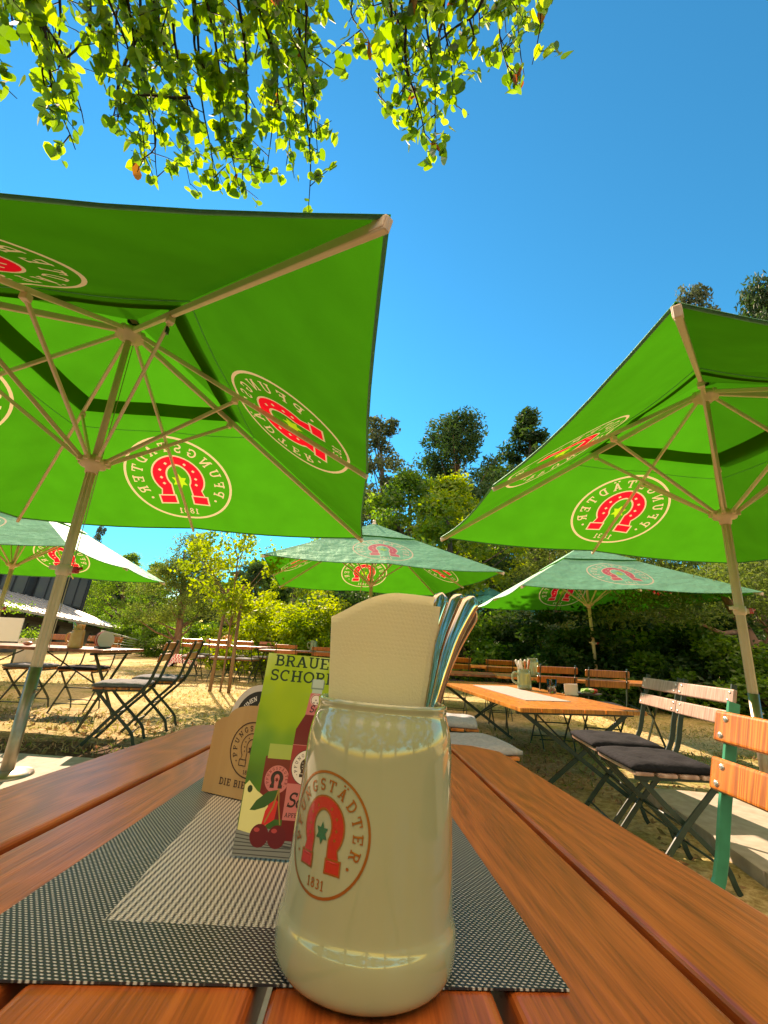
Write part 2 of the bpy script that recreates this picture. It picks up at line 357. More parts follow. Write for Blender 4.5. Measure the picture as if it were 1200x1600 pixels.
    if c == 'H': st([(.2, 0), (.2, 1)]); st([(.72, 0), (.72, 1)]); st([(.2, .5), (.72, .5)], .13); [sf(a, b, y) for a, b in ((.04, .38), (.54, .9)) for y in (0, .89)]; return .92, P
    if c == 'K': st([(.2, 0), (.2, 1)]); sf(.04, .38, 0); sf(.04, .38, .89); st([(.2, .4), (.7, .95)], .14); st([(.38, .55), (.74, .05)]); sf(.58, .9, 0); sf(.55, .86, .89); return .88, P
    if c == 'I': st([(.22, 0), (.22, 1)]); sf(.04, .4, 0); sf(.04, .4, .89); return .46, P
    if c == '1': st([(.25, 0), (.25, 1)], .15); sf(.05, .45, 0); st([(.05, .78), (.25, .95)], .1); return .5, P
    if c == '8': st(arcp(.3, .75, .18, .19, 0, 360, 16), .13); st(arcp(.3, .28, .22, .22, 0, 360, 16), .13); return .62, P
    if c == '3': st(arcp(.28, .75, .2, .19, 150, -90, 12), .13); st(arcp(.28, .28, .22, .22, 90, -150, 12), .13); return .6, P
    if c == '-': P.append(quad(.1, .42, .4, .55)); return .5, P
    if c == '.': P.append(ell(.15, .1, .1, n=8)); return .3, P
    # small script letters for the bottle label
    if c == 'c': st(arcp(.28, .3, .2, .27, 50, 320, 12), .12); return .5, P
    if c == 'h': st([(.1, 0), (.1, 1.05)], .12); st([(.1, .35)]+arcp(.29, .38, .19, .2, 170, 0, 8)+[(.48, 0)], .11); return .6, P
    if c == 'o': st(arcp(.27, .3, .2, .27, 0, 360, 16), .12); return .56, P
    if c == 'r': st([(.1, 0), (.1, .6)], .12); st([(.1, .35)]+arcp(.26, .4, .14, .18, 170, 50, 6), .11); return .42, P
    if c == 'l': st([(.14, 0), (.14, 1.05)], .12); return .3, P
    if c == 'e': st([(.08, .32), (.46, .32)]+arcp(.27, .3, .2, .27, 5, 310, 14), .1); return .56, P
    return .4, P
def text_line(s, x, y, h, key, shear=0, align='l', track=.08, sx=1.0):
    G = [glyph(c) for c in s]; W = sum(g[0]+track for g in G)*h*sx
    if align == 'c': x -= W/2
    out = []
    for wd, P in G:
        for p in P: out.append(([(x+(a+shear*b)*h*sx, y+b*h) for a, b in p], key))
        x += (wd+track)*h*sx
    return out
def text_arc(s, r, h, a0, a1, key, inward=False):
    """letters spread on a circle from angle a0 to a1 (deg); feet towards the centre (or away when inward)"""
    G = [glyph(c) for c in s]; out = []
    tot = sum(g[0] for g in G); ext = R_(a1-a0)*(r+h/2); gap = (abs(ext)-tot*h)/(len(G)-1)
    pos = 0; sgn = 1 if a1 > a0 else -1
    for wd, P in G:
        for p in P:
            q = []
            for a, b in p:
                s_ = pos+a*h
                th = R_(a0)+sgn*s_/(r+h/2)
                rad = (r+h-b*h) if inward else (r+b*h)
                q.append((rad*math.cos(th), rad*math.sin(th)))
            out.append((q, key))
        pos += wd*h+gap
    return out
def emblem(ring='cream', letter='cream', shoe='red', edge='cream', star='star', base=None, lines=False, simple=False):
    """round brewery emblem, radius 1, horseshoe opening downwards"""
    A = []
    A.append((ell(0, 0, 1, n=56), ring)); A.append((ell(0, 0, .955, n=56), base))
    A += text_arc('PFUNGSTÄDTER', .665, .20, 205, -25, letter)
    for a in (216, -36): A.append((ell(.76*math.cos(R_(a)), .76*math.sin(R_(a)), .028, n=8), letter))
    A += text_line('1831', 0, -.86, .15, letter, align='c', track=.14)
    def U(o, y0):            # outline of the shoe grown by o
        ro, ri = .47+o, .235-o; cy = .08
        outer = [(ro*math.cos(R_(a)), cy+ro*1.02*math.sin(R_(a))) for a in np.linspace(-38, 218, 26)]
        inner = [(ri*math.cos(R_(a)), cy+ri*1.3*math.sin(R_(a))) for a in np.linspace(218, -38, 20)]
        xo, xi = .415+o, .20-o
        return [(xi, y0-o)]+[(xo, y0-o)]+outer+[(-xo, y0-o), (-xi, y0-o)]+inner
    A.append((U(.03, -.40), edge)); A.append((U(0 if not lines else -.005, -.40), shoe))
    for s in (-1, 1):        # toe blocks
        x0, x1 = sorted((s*.175, s*.455))
        A.append((quad(x0-.03, -.60, x1+.03, -.36), edge)); A.append((quad(x0, -.57, x1, -.39), shoe))
    for s in (-1, 1):
        for a in (60, 28, -2, -26):
            th = R_(a); cx, cy = s*.35*math.cos(th), .08+.36*math.sin(th)
            if a < 0: cx = s*(.325+.02*a/26)
            A.append((ell(cx, cy, .033, n=4), edge))
    st = []
    for i in range(12):
        rr = .155 if i % 2 == 0 else .085
        st.append((rr*math.cos(PI/2+i*PI/6), -.02+rr*1.15*math.sin(PI/2+i*PI/6)))
    A.append((st, star))
    return A
def xf(A, cx, cy, s, sy=None, rot=0, shear=0):
    sy = sy or s; c, n = math.cos(rot), math.sin(rot)
    return [([(cx+(x*s*c-y*sy*n)+shear*y, cy+(x*s*n+y*sy*c)) for x, y in p], k) for p, k in A]
def art_mesh(name, A, mats, mapf, parent, drop=(None,), extra=()):
    """triangulate the artwork and lay it on a surface through mapf(x,y)->xyz"""
    V, T = art(A, extra)
    keys = list(mats); fs = []; mi = []
    for f, k in T:
        if k in drop: continue
        fs.append(f); mi.append(keys.index(k))
    used = sorted({i for f in fs for i in f}); mp = {u: i for i, u in enumerate(used)}
    return obj(name, [mapf(V[i].x, V[i].y) for i in used], [[mp[i] for i in f] for f in fs], [mats[k] for k in keys], parent, mi)

# ------------------------------------------------------------------ directions used to survey the place
def ray(x, y): return (_r*(x-600) - _u*(y-800) + _f*FPX).normalized()
def pz(x, y, z): d = ray(x, y); return CAM + d*((z-CZ)/d.z)
def py_(x, y, Y): d = ray(x, y); return CAM + d*(Y/d.y)
def gz(x, y=0): return .03 - .018*max(-3, min(3, x))
# the table's own frame: it stands a little out of level
HT = .175
nT = Vector((math.tan(R_(2.25)), math.tan(R_(3.14)), 1)).normalized()
yT = ray(571, 1048); yT = (yT - nT*yT.dot(nT)).normalized(); xT = yT.cross(nT)
OT = CAM - nT*HT
MT = Matrix(((xT.x, yT.x, nT.x, OT.x), (xT.y, yT.y, nT.y, OT.y), (xT.z, yT.z, nT.z, OT.z), (0, 0, 0, 1)))
def onT(o, x, y, z=0, rz=0, rx=0):
    o.matrix_world = MT @ Matrix.Translation((x, y, z)) @ Matrix.Rotation(rz, 4, 'Z') @ Matrix.Rotation(rx, 4, 'X'); return o

# ------------------------------------------------------------------ ground
def ground():
    m, nt, b = newmat('dry_lawn'); tc = N(nt, 'ShaderNodeTexCoord'); P = tc.outputs['Object']
    n1 = N(nt, 'ShaderNodeTexNoise', Scale=1.1, Detail=8.0, Roughness=.6); L(nt, P, n1.inputs['Vector'])
    n2 = N(nt, 'ShaderNodeTexNoise', Scale=22.0, Detail=6.0, Roughness=.75); L(nt, P, n2.inputs['Vector'])
    n3 = N(nt, 'ShaderNodeTexNoise', Scale=.45, Detail=4.0); L(nt, P, n3.inputs['Vector'])
    straw = ramp(nt, n2.outputs[0], [(.3, (.24, .15, .06)), (.5, (.52, .39, .19)), (.72, (.78, .64, .38))])
    green = ramp(nt, n2.outputs[0], [(.3, (.13, .13, .025)), (.7, (.36, .36, .09))])
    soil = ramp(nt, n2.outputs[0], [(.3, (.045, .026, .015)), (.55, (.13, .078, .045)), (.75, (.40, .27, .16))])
    mg = N(nt, 'ShaderNodeMixRGB'); L(nt, ramp(nt, n1.outputs[0], [(.48, (0, 0, 0)), (.64, (.85, .85, .85))]).outputs[0], mg.inputs[0]); L(nt, straw.outputs[0], mg.inputs[1]); L(nt, green.outputs[0], mg.inputs[2])
    sx = N(nt, 'ShaderNodeSeparateXYZ'); L(nt, P, sx.inputs[0])
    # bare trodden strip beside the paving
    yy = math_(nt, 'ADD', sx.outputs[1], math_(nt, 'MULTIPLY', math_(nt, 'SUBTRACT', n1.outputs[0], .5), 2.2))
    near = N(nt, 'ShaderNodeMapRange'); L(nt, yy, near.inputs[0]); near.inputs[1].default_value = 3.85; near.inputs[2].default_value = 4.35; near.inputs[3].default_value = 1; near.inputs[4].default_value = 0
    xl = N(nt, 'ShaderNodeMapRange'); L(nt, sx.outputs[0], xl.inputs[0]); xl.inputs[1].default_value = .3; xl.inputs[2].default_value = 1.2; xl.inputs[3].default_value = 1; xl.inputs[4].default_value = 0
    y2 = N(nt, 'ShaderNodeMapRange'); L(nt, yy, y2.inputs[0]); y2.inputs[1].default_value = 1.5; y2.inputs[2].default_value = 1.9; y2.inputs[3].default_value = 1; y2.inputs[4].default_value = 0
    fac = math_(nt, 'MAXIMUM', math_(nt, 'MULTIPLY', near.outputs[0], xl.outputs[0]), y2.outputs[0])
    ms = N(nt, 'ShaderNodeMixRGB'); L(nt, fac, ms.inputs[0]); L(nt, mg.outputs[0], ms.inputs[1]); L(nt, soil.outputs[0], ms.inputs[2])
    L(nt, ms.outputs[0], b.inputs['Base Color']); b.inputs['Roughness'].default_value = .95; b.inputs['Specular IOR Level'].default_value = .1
    bp = N(nt, 'ShaderNodeBump', Strength=.9, Distance=.03); L(nt, n2.outputs[0], bp.inputs['Height']); L(nt, bp.outputs[0], b.inputs['Normal'])
    xs = [-300, -80, -30, -12]+list(np.arange(-6, 6.01, .25))+[12, 30, 80, 300]; ys = [-60, -20, -5]+list(np.arange(-2, 14.01, .25))+[20, 30, 60, 120, 400]
    V = []; F = []
    for y in ys:
        for x in xs:
            bumpy = .012*math.sin(x*2.1+y*1.3)*math.sin(y*1.7-x) if -6 < x < 6 and -2 < y < 14 else 0
            V.append((x, y, gz(x)+bumpy))
    nx = len(xs)
    for j in range(len(ys)-1):
        for i in range(nx-1): a = j*nx+i; F.append((a, a+1, a+nx+1, a+nx))
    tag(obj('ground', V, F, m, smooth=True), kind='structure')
ground()
M['slab'] = mat('concrete_slab', (.30, .26, .20), .85, 0, (.41, .36, .29), 14, .35)
def paving():
    bm = bmesh.new()
    xs = [-5.2, -3.95, -2.72, -1.5, -.3, .9]
    for a, b in zip(xs, xs[1:]):
        for y0, y1 in ((.9, 2.2), (2.214, 3.55)):
            cx, cy = (a+b)/2, (y0+y1)/2
            box(bm, (cx, cy, gz(cx)-.035), (b-a-.014, y1-y0, .12), Matrix.Rotation(.018, 3, 'Y'), .006)
    tag(bobj('paving', bm, M['slab']), kind='structure')
    bm = bmesh.new(); a = R_(-9)
    for i in range(3):
        for j in range(2):
            c = Vector((2.02, 3.55, 0)) + Matrix.Rotation(a, 3, 'Z') @ Vector((.62+i*1.25, -.62-j*1.25, 0))
            c.z = gz(c.x)+.02 - (.0 if c.x < 3 else .0)
            box(bm, c, (1.24, 1.24, .13), Matrix.Rotation(a, 3, 'Z') @ Matrix.Rotation(.0, 3, 'Y'), .006)
    tag(bobj('path', bm, M['slab']), kind='structure')
paving()

# ------------------------------------------------------------------ foliage
def foliage(name, cen, size, tint, mats, parent, aspect=.6, droop=0.0, jitter=.35, fold=True):
    """one small folded leaf (two triangles) per centre"""
    n = len(cen); cen = np.asarray(cen, float)
    d = rng.normal(size=(n, 3)); d[:, 2] -= droop; d /= np.linalg.norm(d, axis=1)[:, None]
    s = rng.normal(size=(n, 3)); s -= (s*d).sum(1)[:, None]*d; s /= np.linalg.norm(s, axis=1)[:, None]
    up = np.cross(d, s); sz = size*(1+jitter*rng.uniform(-1, 1, n))[:, None]
    V = np.empty((n, 4, 3)); V[:, 0] = cen-d*sz*.5; V[:, 1] = cen+s*sz*aspect*.5+up*sz*.12; V[:, 2] = cen+d*sz*.5; V[:, 3] = cen-s*sz*aspect*.5+up*sz*.12
    me = bpy.data.meshes.new(name); me.vertices.add(4*n); me.vertices.foreach_set('co', V.reshape(-1))
    base = (np.arange(n)*4)[:, None]; tri = np.concatenate([base+[0, 1, 2], base+[0, 2, 3]], 1).reshape(-1)
    me.loops.add(6*n); me.loops.foreach_set('vertex_index', tri.astype(np.int32))
    me.polygons.add(2*n); me.polygons.foreach_set('loop_start', (np.arange(2*n)*3).astype(np.int32))
    try: me.polygons.foreach_set('loop_total', np.full(2*n, 3, np.int32))
    except Exception: pass
    me.update(calc_edges=True)
    at = me.attributes.new('tint', 'FLOAT', 'FACE'); at.data.foreach_set('value', np.repeat(np.clip(tint, 0, 1), 2).astype(np.float32))
    if not isinstance(mats, (list, tuple)): mats = [mats]
    for m in mats: me.materials.append(m)
    if len(mats) > 1:
        mi = np.repeat((rng.uniform(size=n) < .3).astype(np.int32), 2); me.polygons.foreach_set('material_index', mi)
    me.validate()
    return link(bpy.data.objects.new(name, me), parent)
def crown_pts(kind, H, W, n):
    """cluster centres + leaves for a crown whose trunk stands at the origin; H height, W radius"""
    C = []; r = random.Random(n+int(H*10))
    if kind == 'broad':
        k = 90
        while len(C) < k:
            z = r.uniform(.22, 1.0); t = (z-.22)/.78
            rad = W*math.sin(PI*min(1, t*.82+.16))**.7*r.uniform(.35, 1.0)*(1+.25*math.sin(5*t+r.random()))
            a = r.uniform(0, 2*PI); C.append((rad*math.cos(a), rad*math.sin(a), z*H, W*r.uniform(.13, .26), .7))
    elif kind == 'pine':
        for i in range(110):
            z = r.uniform(.32, .97); t = (z-.32)/.65
            rad = W*(1-.62*t**2.4)*r.uniform(.15, 1.0)*(.88+.12*math.sin(9*t)); a = r.uniform(0, 2*PI)
            C.append((rad*math.cos(a), rad*math.sin(a), z*H, W*r.uniform(.15, .30), .7))
    elif kind == 'cone':
        for i in range(110):
            t = r.uniform(0, 1)**1.15; z = .1+.9*t; rad = W*(1-t**1.6)*r.uniform(.15, 1.0)+.1; a = r.uniform(0, 2*PI)
            C.append((rad*math.cos(a), rad*math.sin(a), z*H, W*r.uniform(.16, .28)*(1.1-.5*t), .85))
    elif kind == 'bush':
        for i in range(70):
            z = r.uniform(.06, 1.0); rad = W*math.sqrt(max(0, 1-(z-.15)**2*1.1))*r.uniform(.3, 1.0); a = r.uniform(0, 2*PI)
            C.append((rad*math.cos(a), rad*math.sin(a), z*H*(.8+.2*math.sin(3*a)), W*r.uniform(.14, .24), .8))
    elif kind == 'wisp':
        for i in range(80):
            t = r.uniform(0, 1); z = .25+.75*t; rad = W*(1-.75*t)*r.uniform(.15, 1.0); a = r.uniform(0, 2*PI)
            C.append((rad*math.cos(a), rad*math.sin(a), z*H, W*r.uniform(.12, .2), .9))
    C = np.array(C); idx = rng.integers(0, len(C), n); g = rng.normal(size=(n, 3)); g /= (np.linalg.norm(g, axis=1)[:, None]+1e-9)
    g *= rng.uniform(0.15, 1.15, n)[:, None]**.6
    P = C[idx, :3]+g*C[idx, 3][:, None]*np.array([1, 1, 1])*np.stack([np.ones(n), np.ones(n), C[idx, 4]], 1)
    ct = rng.uniform(0, 1, len(C)); tint = .55*ct[idx]+.45*rng.uniform(0, 1, n)
    return P, tint, C
PROTO = {}
def tree_proto(key, kind, H, W, n, leaf, fm, bark, aspect=.6, lean=0.0):
    P, tint, C = crown_pts(kind, H, W, n)
    nm = {'bush': 'bush'}.get(kind, 'tree')
    root = bpy.data.objects.new({'broad': 'broadleaf_tree', 'pine': 'pine_tree', 'cone': 'conifer_tree', 'bush': 'bush', 'wisp': 'birch_tree'}[kind], None)
    crown = foliage('crown', P, leaf, tint, M[fm], root, aspect)
    bm = bmesh.new()
    top = .9*H if kind != 'bush' else .5*H; r0 = .028*H if kind != 'bush' else .02*H
    pts = [Vector((lean*H*(t**1.5)+.012*H*math.sin(4*t), .012*H*math.cos(5*t), t*top-.15)) for t in np.linspace(0, 1, 8)]
    tube(bm, pts, [r0*(1-.88*t)+.01 for t in np.linspace(0, 1, 8)], 8)
    rr = random.Random(3)
    for c in rr.sample(list(C), min(26, len(C))):
        c = Vector(c[:3]); t = max(.15, min(.92, c.z/H-.12)); p = pts[0].lerp(pts[-1], t); i = min(6, int(t*7)); p = pts[i].lerp(pts[i+1], t*7-i)
        mid = p.lerp(c, .5)+Vector((0, 0, -.02*H)); tube(bm, [p, mid, c], [r0*.3*(1-t)+.015, r0*.18*(1-t)+.012, .008], 5, False)
    bobj('trunk', bm, M[bark], root)
    PROTO[key] = [root, False, H, W]
    return root
tree_proto('broad_mid', 'broad', 10, 3.4, 15000, .19, 'f_mid', 'bark')
tree_proto('broad_yellow', 'broad', 8, 2.6, 11000, .17, 'f_yellow', 'bark')
tree_proto('pine_dark', 'pine', 12, 3.3, 20000, .25, 'f_dark', 'pine_bark', .3)
tree_proto('pine_olive', 'pine', 9, 3.2, 16000, .20, 'f_olive', 'pine_bark', .3, lean=-.05)
tree_proto('conifer', 'cone', 12, 2.6, 15000, .22, 'f_dark', 'bark', .35)
tree_proto('wispy', 'wisp', 12, 2.6, 7000, .17, 'f_blue', 'bark')
tree_proto('bush_yellow', 'bush', 2.2, 1.6, 9000, .10, 'f_yellow', 'bark')
tree_proto('bush_mid', 'bush', 2.4, 1.7, 8000, .12, 'f_mid', 'bark')
tree_proto('bush_dark', 'bush', 3.0, 2.0, 9000, .14, 'f_dark', 'bark')
def put_tree(key, x, y, H, label, cat='tree', group=None, rz=0, wsc=1.0):
    pr = PROTO[key]; s = H/pr[2]; loc = (x, y, gz(x)-.05); sc = (s*wsc, s*wsc, s)
    if not pr[1]:
        pr[1] = True; o = pr[0]; COL.objects.link(o); o.location = loc; o.rotation_euler = (0, 0, rz); o.scale = sc; tag(o, label, cat, group); return o
    o = dup(pr[0], loc, rz, label, group, sc)
    if 'group' in o and not group: del o['group']
    o['category'] = cat
    return o
def tr(key, px, ptop, Y, label, cat='tree', group=None, rz=None, wsc=1.0):
    """a tree surveyed from the picture: bearing px, top at ptop, distance Y"""
    p = py_(px, ptop, Y); put_tree(key, p.x, Y, p.z-gz(p.x)+.05, label, cat, group, random.uniform(0, 6.28) if rz is None else rz, wsc)
G1 = 'trees round the lawn'
tr('wispy', 160, 826, 34, 'slender conifer tip rising alone behind the far left parasol', group=G1, wsc=.6)
tr('broad_mid', 205, 868, 27, 'leafy green tree just right of the dark building', group=G1)
tr('broad_mid', 250, 884, 22, 'low green tree with sky gaps between building and olive pine', group=G1, wsc=1.2)
tr('pine_olive', 306, 838, 15, 'olive needled pine with pale leaning trunk on the left lawn', group=G1, wsc=1.15, rz=.4)
tr('broad_yellow', 465, 868, 19, 'yellow green tree behind the left half of the centre parasol', group=G1, wsc=1.1)
tr('pine_dark', 400, 880, 24, 'dark pine behind the staked young tree', group=G1)
tr('wispy', 600, 662, 24, 'tall wispy blue green tree between the two near parasols', group=G1, rz=1.0, wsc=1.15)
tr('pine_dark', 712, 655, 30, 'tall dark round crowned pine above the yellow green tree', group=G1, rz=2, wsc=.95)
tr('conifer', 822, 650, 32, 'dense dark conifer behind the left corner of the right parasol', group=G1, wsc=1.35)
tr('conifer', 770, 735, 36, 'lower dark conifer in the gap between the pine and dense conifer', group=G1, wsc=1.4)
tr('broad_yellow', 700, 752, 19, 'bright yellow green tree under the tall dark pine', group=G1, rz=.5, wsc=1.15)
tr('broad_mid', 640, 745, 21, 'mid green tree behind the apex of the centre parasol', group=G1, rz=2.5, wsc=1.1)
tr('broad_mid', 566, 770, 26, 'loose green tree left of the centre parasol apex', group=G1, rz=1.5, wsc=.9)
tr('pine_dark', 1190, 448, 19, 'very tall pine showing above the right parasol', group=G1, rz=.2, wsc=.5)
tr('wispy', 1078, 462, 24, 'tall thin treetop just left of the tallest pine', group=G1, rz=3, wsc=.6)
tr('pine_olive', 860, 842, 17, 'olive pine behind the green parasol on the right', group=G1, rz=1, wsc=1.3)
tr('pine_olive', 1010, 835, 12.5, 'olive pine with low boughs right of the far parasol pole', group=G1, rz=2, wsc=1.3)
tr('pine_olive', 1175, 770, 10.5, 'sunlit pine with leaning pinkish trunk at the right edge', group=G1, rz=PI, wsc=1.1)
tr('pine_dark', 760, 850, 21, 'dark pine between the centre and right far parasols', group=G1, rz=4, wsc=1.2)
tr('pine_dark', 940, 830, 20, 'shadowy pine behind the right far parasol apex', group=G1, rz=5, wsc=1.3)
tr('pine_dark', 1100, 800, 18, 'dark pine hidden behind the right parasol pole', group=G1, rz=1, wsc=1.3)
G2 = 'shrubs at the lawn edge'
for i, (px, pt, Y, k, lab) in enumerate([
    (440, 945, 12.5, 'bush_yellow', 'bright yellow green bush left of the mug napkin'), (500, 938, 13.5, 'bush_yellow', 'bright yellow green bush partly behind the napkin'),
    (395, 960, 14, 'bush_yellow', 'small yellow bush behind the leaning stakes'), (330, 975, 17, 'bush_mid', 'green bush behind the far left chairs'),
    (262, 975, 19, 'bush_mid', 'green bush above the right end of the wire fence'), (200, 965, 24, 'bush_mid', 'green bush beside the end of the dark building'),
    (560, 905, 15, 'bush_dark', 'dark bush under the centre parasol'), (640, 910, 16, 'bush_dark', 'dark bush right of the centre parasol pole'),
    (735, 955, 13, 'bush_mid', 'green bush under the teal parasol'), (790, 940, 15, 'bush_dark', 'dark bush behind the teal parasol pole'),
    (850, 955, 12, 'bush_dark', 'dark shrub left of the far parasol pole'), (960, 945, 11, 'bush_dark', 'dark shrub right of the far parasol pole'),
    (1040, 975, 9.5, 'bush_mid', 'leafy green shrub above the brown chair backs'), (1110, 965, 9, 'bush_dark', 'dark shrub above the nearer brown chair'),
    (1185, 1000, 7.8, 'bush_mid', 'green shrub at the right edge behind the pole'), (905, 985, 10.5, 'bush_dark', 'low dark shrub behind the orange far chairs'),
    (1010, 1000, 10.2, 'bush_mid', 'low green shrub with yellow tips beside the pine trunk')]):
    tr(k, px, pt, Y, lab, 'bush', G2, wsc=1.35)
for i, (x, y, H, k, lab) in enumerate([(-9, -7, 7.5, 'broad_mid', 'green tree behind the camera, far left'), (-4.5, -11, 8.5, 'broad_mid', 'green tree behind the camera, left of the middle'), (0.5, -9.5, 7.0, 'broad_mid', 'green tree straight behind the camera'),
    (5, -11, 8.0, 'pine_olive', 'olive pine behind the camera, right of the middle'), (9.5, -7, 7.5, 'broad_mid', 'green tree behind the camera, far right'), (13, -2, 7.5, 'broad_mid', 'green tree to the right of the camera'), (-14, -1, 8.0, 'broad_mid', 'green tree to the left of the camera')]):
    put_tree(k, x, y, H, lab, 'tree', 'unseen trees added behind the camera for reflections', i*1.3, 1.35)  # unseen trees added to give mug and cutlery dark green reflections
# the closed wood behind everything
def far_wood():
    n = 60000; x = rng.uniform(-70, 75, n); lay = rng.uniform(0, 1, n)
    hh = 7.5+1.8*np.sin(x*.35)+1.2*np.sin(x*.9+1)+np.where(x > 5, 2.5, 0)-np.where(x < -22, 1.2, 0)
    z = hh*rng.uniform(0, 1, n)**.8; y = 44+6*lay+1.6*np.sin(x*1.3)+(z/hh)*3
    t = .5+.5*np.sin(x*2.1+z*1.7+rng.normal(0, .5, n))
    tag(foliage('far_wood', np.stack([x, y, z], 1), .75, t*.6+.2, [M['f_dark'], M['f_mid']], None, .8), 'distant green wood closing the view behind all trees', 'wood', kind='stuff')
far_wood()

# ------------------------------------------------------------------ grass, litter
def grass():
    n = 26000; d = rng.uniform(0, 1, n)**1.6; y = 3.7+d*11; x = rng.uniform(-1, 1, n)*(y*.95)
    keep = ~((x > 1.9) & (y < 3.8) & (x < 6)); keep &= rng.uniform(size=n) < np.where(y < 4.4, .35, 1)
    keep &= (np.sin(x*1.9+1.3*np.sin(y))+np.sin(y*2.3+x) > -.6)
    x, y = x[keep], y[keep]; n = len(x); g = .03-.018*np.clip(x, -3, 3)
    P = np.stack([x, y, g+.012], 1); tint = rng.uniform(0, 1, n)
    m1 = translucent('straw_blades', (.52, .40, .19), (.45, .36, .12), .3, .6, .02, vary=.35); m2 = translucent('green_blades', (.28, .31, .06), (.36, .42, .05), .4, .6, .02, vary=.35)
    tag(foliage('grass', P, .06, tint, [m1, m2], None, .13, droop=-.5), 'short dry straw coloured grass with greener blades', 'grass', kind='stuff')
    n = 2600; y = rng.uniform(2.3, 5.2, n); x = rng.uniform(-4.5, 4.5, n); keep = (y > 3.62) | ((x > .95) & (x < 2.0)); x, y = x[keep], y[keep]; n = len(x)
    P = np.stack([x, y, .03-.018*np.clip(x, -3, 3)+.012], 1)
    m3 = translucent('litter', (.36, .22, .11), (.3, .15, .05), .2, .6, .02, vary=.5)
    tag(foliage('leaf_litter', P, .045, rng.uniform(0, 1, n), m3, None, .5), 'dry fallen leaves and bark scraps on bare soil', 'leaf litter', kind='stuff')
grass()

